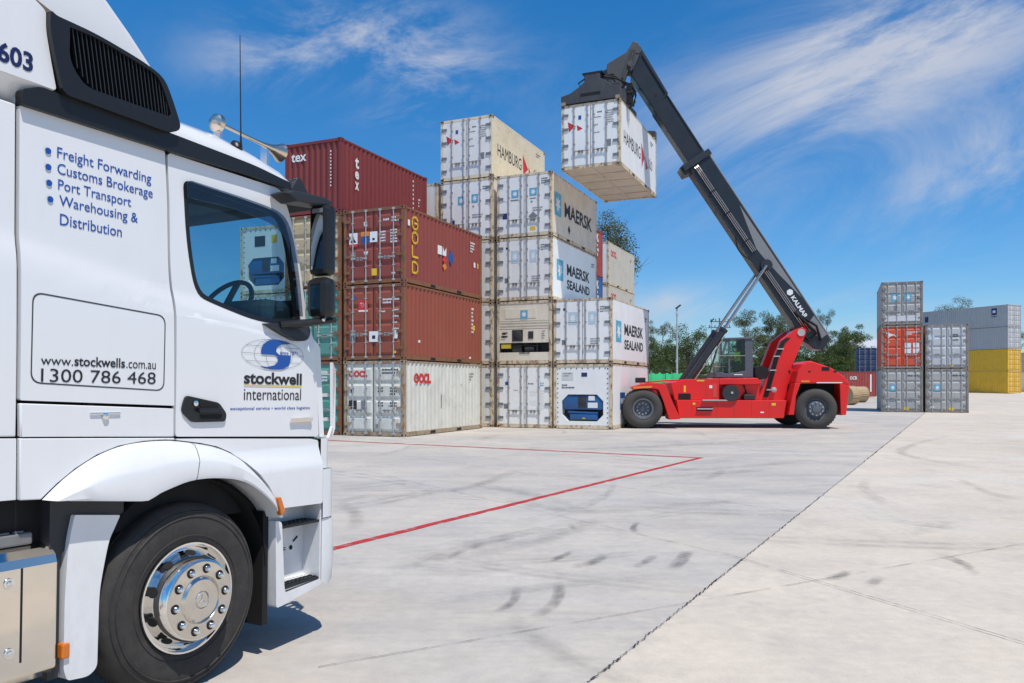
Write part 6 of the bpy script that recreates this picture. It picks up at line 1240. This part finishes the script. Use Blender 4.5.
def trees():
    def at(px, Y): return ((px - 512) / 800 * Y, Y, gz(Y) - .02)
    G = 'trees beyond the yard behind the red machine'
    A1 = tree(11, 8.0, 2.3, .12, 'dense', at(688, 100), 'dense dark green pointed tree just right of the nearer lamp post', G, M_LEAFD, 9000)
    A2 = tree(5, 10.0, 3.6, .30, 'gum', at(741, 112), 'loose olive gum tree with pale limbs rising behind the machine cab roof', G, M_LEAFO, 7500, name='gum_tree')
    A3 = tree(23, 6.5, 3.6, .08, 'dense', at(843, 104), 'broad dark bushy tree left of the navy container', G, M_LEAFD, 11000)
    A4 = tree(31, 9.5, 3.4, .25, 'gum', at(784, 118), 'open olive gum tree under the lower end of the charcoal boom', G, M_LEAFO, 8000, name='gum_tree')
    for k, (o, px, Y, rz, sc, lb) in enumerate((
        (A1, 664, 104, 1.3, (1.15, .78), 'dark green bushy tree just left of the nearer lamp post'), (A2, 667, 112, 2.2, (.62, .86), 'thin open tree peeping above the bushes over the green fence'), (A3, 655, 98, 2.9, (.75, .80), 'low dark bushy tree beside the white stack, above the green fence'),
        (A3, 702, 112, 2.0, (.85, .62), 'low dark tree behind the raised lift cylinders, left of the cab'), (A3, 722, 108, .7, (.9, .66), 'low bushy tree seen between the lift cylinders and the cab'), (A4, 757, 120, 2.4, (1.0, .98), 'gum tree with broken crown right behind the cab roof edge'),
        (A2, 771, 116, 4.0, (1.05, 1.02), 'gum tree with the tallest ragged crown left of the boom foot'), (A3, 752, 106, 4.2, (1.0, .62), 'dark shrubby tree behind the cab and the red boom support'), (A3, 778, 105, 1.0, (.95, .72), 'dark shrubby tree behind the red boom support'),
        (A4, 800, 122, 5.0, (.9, .86), 'gum tree just right of the boom foot'), (A3, 812, 108, 5.5, (1.05, .86), 'dense dark tree above the machine counterweight'), (A2, 829, 125, 1.1, (.62, 1.12), 'slim tall gum tree standing alone above the dark bushes near the navy container'),
        (A4, 818, 121, .4, (.8, .92), 'feathery gum tree between the boom foot and the slim tall gum'), (A3, 860, 112, 3.3, (1.15, 1.12), 'dark tree rising behind the navy container'), (A1, 829, 107, 4.4, (1.3, .62), 'rounded dark tree above the rear end of the red machine'),
        (A3, 690, 116, 3.0, (1.15, .80), 'wide dark tree closing the treeline behind the lift cylinder feet'), (A3, 735, 115, 5.1, (1.2, .92), 'wide dark tree filling the treeline behind the cab front'), (A3, 768, 118, 2.6, (1.25, 1.0), 'wide dark tree filling the treeline above the boom support'), (A3, 795, 119, 1.9, (1.2, 1.02), 'wide dark tree filling the treeline under the boom end'), (A3, 828, 116, 4.9, (1.2, 1.05), 'wide dark tree at the foot of the slim tall gum'), (A3, 668, 110, .2, (1.1, .86), 'wide dark tree between the green fence and the nearer lamp post'),
        (A2, 851, 126, 3.2, (.8, .86), 'thin gum top showing above the dark trees left of the grey container tower'))):
        copy_tree(o, at(px, Y), rz, sc, lb)
    tree(41, 13.4, 1.2, .50, 'dense', at(611, 78), 'tall dark gum tree whose crown shows over the beige container pair', None, M_LEAFO, 20000)
    tree(47, 12.2, 2.6, .45, 'gum', at(955, 132), 'grey green gum tree top above the long grey container', None, M_LEAFO, 9000, name='gum_tree')
    tree(53, 10.5, 3.6, .15, 'dense', at(1031, 128), 'dark green tree at the right edge beyond the grey and yellow stack', None, M_LEAFD, 9000)
    G = 'shrubs along the yard boundary'
    B = tree(61, 2.6, 1.9, .05, 'dense', at(690, 88), 'sunlit green shrub at the foot of the lamp post', G, M_LEAFL, 3600, 'shrub', 'shrub')
    for px, Y, rz, s, lb in ((672, 90, 1, .95, 'green shrub behind the green fence end'), (706, 92, 2, .9, 'green shrub behind the feet of the lift cylinders'), (730, 94, 3, 1.1, 'green shrub behind the cab base'), (757, 95, 4, 1.2, 'shrub behind the air cleaner of the red machine'), (790, 96, 5, 1.3, 'shrub in the gap between boom support and counterweight'), (826, 97, .5, 1.2, 'shrub above the sloping counterweight'), (846, 97, 1.5, 1.1, 'shrub above the far red container')):
        copy_tree(B, at(px, Y), rz, (s, s), lb)
trees()

# ------------------------------------------------------------------ poles, fences, drums, shed
def fixtures():
    def at(px, Y): return (px - 512) / 800 * Y, Y, gz(Y)
    M_GALV = plain('galvanised pole', (.48, .49, .50), .5, .3); M_WOOD = worn('cable drum planks', (.46, .33, .19), .35, .05, .8, (.26, .17, .09))
    lp = empty('lamp_post', at(677, 78)); tag(lp, 'thick grey lamp post above the green fence, the nearer of two', 'lamp post', 'yard lamp posts'); mb = MB(); mb.tube([(0, 0, -.05), (0, 0, 8.9)], [.11, .07], 10); mb.build('pole', M_GALV, lp)
    h = MB(); h.box(-.12, .45, -.2, .2, 8.85, 9.0, 0, Matrix.Translation((0, 0, 8.9)) @ Matrix.Rotation(R(-38), 4, 'Y') @ Matrix.Translation((0, 0, -8.9)), c=.03); h.build('lamp_head', M_GREYP, lp); h = MB(); h.box(-.1, .1, -.12, .12, 8.2, 8.5, 0, c=.02); h.build('control_box', M_GALV, lp)
    r = lp.copy(); COL.objects.link(r); r.location = at(711.5, 100); r['label'] = 'thinner grey lamp post farther off, left of the power pole'; r.scale = (.9, .9, 1.0)
    for ch in list(lp.children): d = ch.copy(); COL.objects.link(d); d.parent = r
    pp = empty('power_pole', at(719.5, 135)); tag(pp, 'distant wooden power pole with crossarms beyond the trees', 'power pole'); mb = MB(); mb.tube([(0, 0, 0), (0, 0, 12.2)], [.18, .12], 8); mb.build('pole', M_BARK, pp)
    for z, w in ((11.6, 1.6), (10.6, 1.9)):
        c = MB(); c.box(-w, w, -.06, .06, z - .08, z + .08, 0); cr = c.build('crossarm', M_BARK, pp)
        for x in (-w * .9, -w * .4, w * .4, w * .9): i = MB(); i.tube([(x, 0, z + .08), (x, 0, z + .42)], .07, 6); i.build('insulator', M_GREYP, cr)
    x0, x1, Y = 10.2, 14.2, 66; g = empty('shade_cloth_fence', (x0, Y, gz(Y))); tag(g, 'bright green shade cloth fence panel between the white stack and the lamp post', 'fence')
    mb = MB(); n = 32; top = [2.62 + .05 * math.sin(i * 1.3) for i in range(n + 1)]; v = []
    for i in range(n + 1): x = (x1 - x0) * i / n; y = .06 * math.sin(i * .9) - .08; v += [(x, y, .05), (x, y - .02, top[i])]
    mb.add(v, [(2 * i, 2 * i + 2, 2 * i + 3, 2 * i + 1) for i in range(n)], 0, True); o = mb.build('cloth', worn('green shade cloth', (.015, .36, .13), .12, 0, .8, (.01, .2, .08)), g, fix=False); md = o.modifiers.new('solid', 'SOLIDIFY'); md.thickness = .01
    for i in range(5): mb = MB(); mb.tube([(1.0 * i, .08, 0), (1.0 * i, .08, 2.75)], .035, 8); mb.build('post', M_GALV, g)
    f = empty('mesh_fence', (15, 86, gz(86))); tag(f, 'dark wire mesh fence with thin posts running behind the red machine', 'fence')
    for i in range(12): mb = MB(); mb.tube([(2.3 * i, 0, 0), (2.3 * i, 0, 2.3)], .03, 6); mb.build('post', M_GREYP, f)
    for z in (.08, 2.25): mb = MB(); mb.tube([(0, 0, z), (25.3, 0, z)], .02, 5); mb.build('rail', M_GREYP, f)
    m, nt, p = newmat('wire mesh'); tc = nt.nodes.new('ShaderNodeTexCoord'); ck = nt.nodes.new('ShaderNodeTexBrick'); nt.links.new(tc.outputs['Object'], ck.inputs[0]); mp = nt.nodes.new('ShaderNodeMapping'); mp.inputs['Rotation'].default_value = (R(90), 0, 0); nt.links.new(tc.outputs['Object'], mp.inputs[0]); nt.links.new(mp.outputs[0], ck.inputs[0])
    ck.offset = 0; ck.inputs['Scale'].default_value = 1; ck.inputs['Brick Width'].default_value = .10; ck.inputs['Row Height'].default_value = .10; ck.inputs['Mortar Size'].default_value = .012; p.inputs['Base Color'].default_value = (.03, .03, .03, 1); nt.links.new(ck.outputs['Fac'], p.inputs['Alpha'])
    mb = MB(); mb.add([(0, 0, .1), (25.3, 0, .1), (25.3, 0, 2.24), (0, 0, 2.24)], [(0, 1, 2, 3)]); mb.build('mesh', m, f)
    def drum(px, Y, r, w, rz, lb):
        x, y, z = at(px, Y); d = empty('cable_drum', (x, y, z), rz); tag(d, lb, 'cable drum', 'wooden cable drums'); Mx = Matrix.Translation((0, 0, r)) @ Matrix.Rotation(R(90), 4, 'Z')
        mb = MB()
        for k in range(26): a = 2 * math.pi * k / 26; mb.box(-.5 * 2 * math.pi * (r - .05) / 26 * .93, .5 * 2 * math.pi * (r - .05) / 26 * .93, -w / 2 + .06, w / 2 - .06, r - .08, r - .03 + .012 * ((k * 7) % 3), 0, Mx @ Matrix.Rotation(a, 4, 'Y'))
        mb.build('lagging', M_WOOD, d)
        for s in (-1, 1): mb = MB(); y0, y1 = sorted((s * w / 2, s * (w / 2 - .07))); mb.lathe([(.09, y0), (r, y0), (r, y1), (.09, y1), (.09, y0)], 32, 0, Mx, False); mb.build('flange', M_WOOD, d)
    drum(859.5, 72, .72, .95, R(14), 'wooden cable drum with planked sides standing against the faded red container'); drum(849, 67, .80, 1.0, R(30), 'wooden cable drum partly hidden by the rear of the red machine')
    x, y, z = at(868, 122); s = empty('shed', (x, y, z)); tag(s, 'pale roofed shed just visible behind the grey container tower', 'shed'); mb = MB(); mb.box(-1.5, 16, 0, 12, 0, 6.0, 0); mb.build('wall', P_LGREY, s)
    mb = MB(); mb.prism([(-.4, 5.9), (6, 8.0), (12.4, 5.9), (12.4, 6.05), (6, 8.2), (-.4, 6.05)], -2, 16.4, 'x'); mb.build('roof', P_LGREY, s)
fixtures()
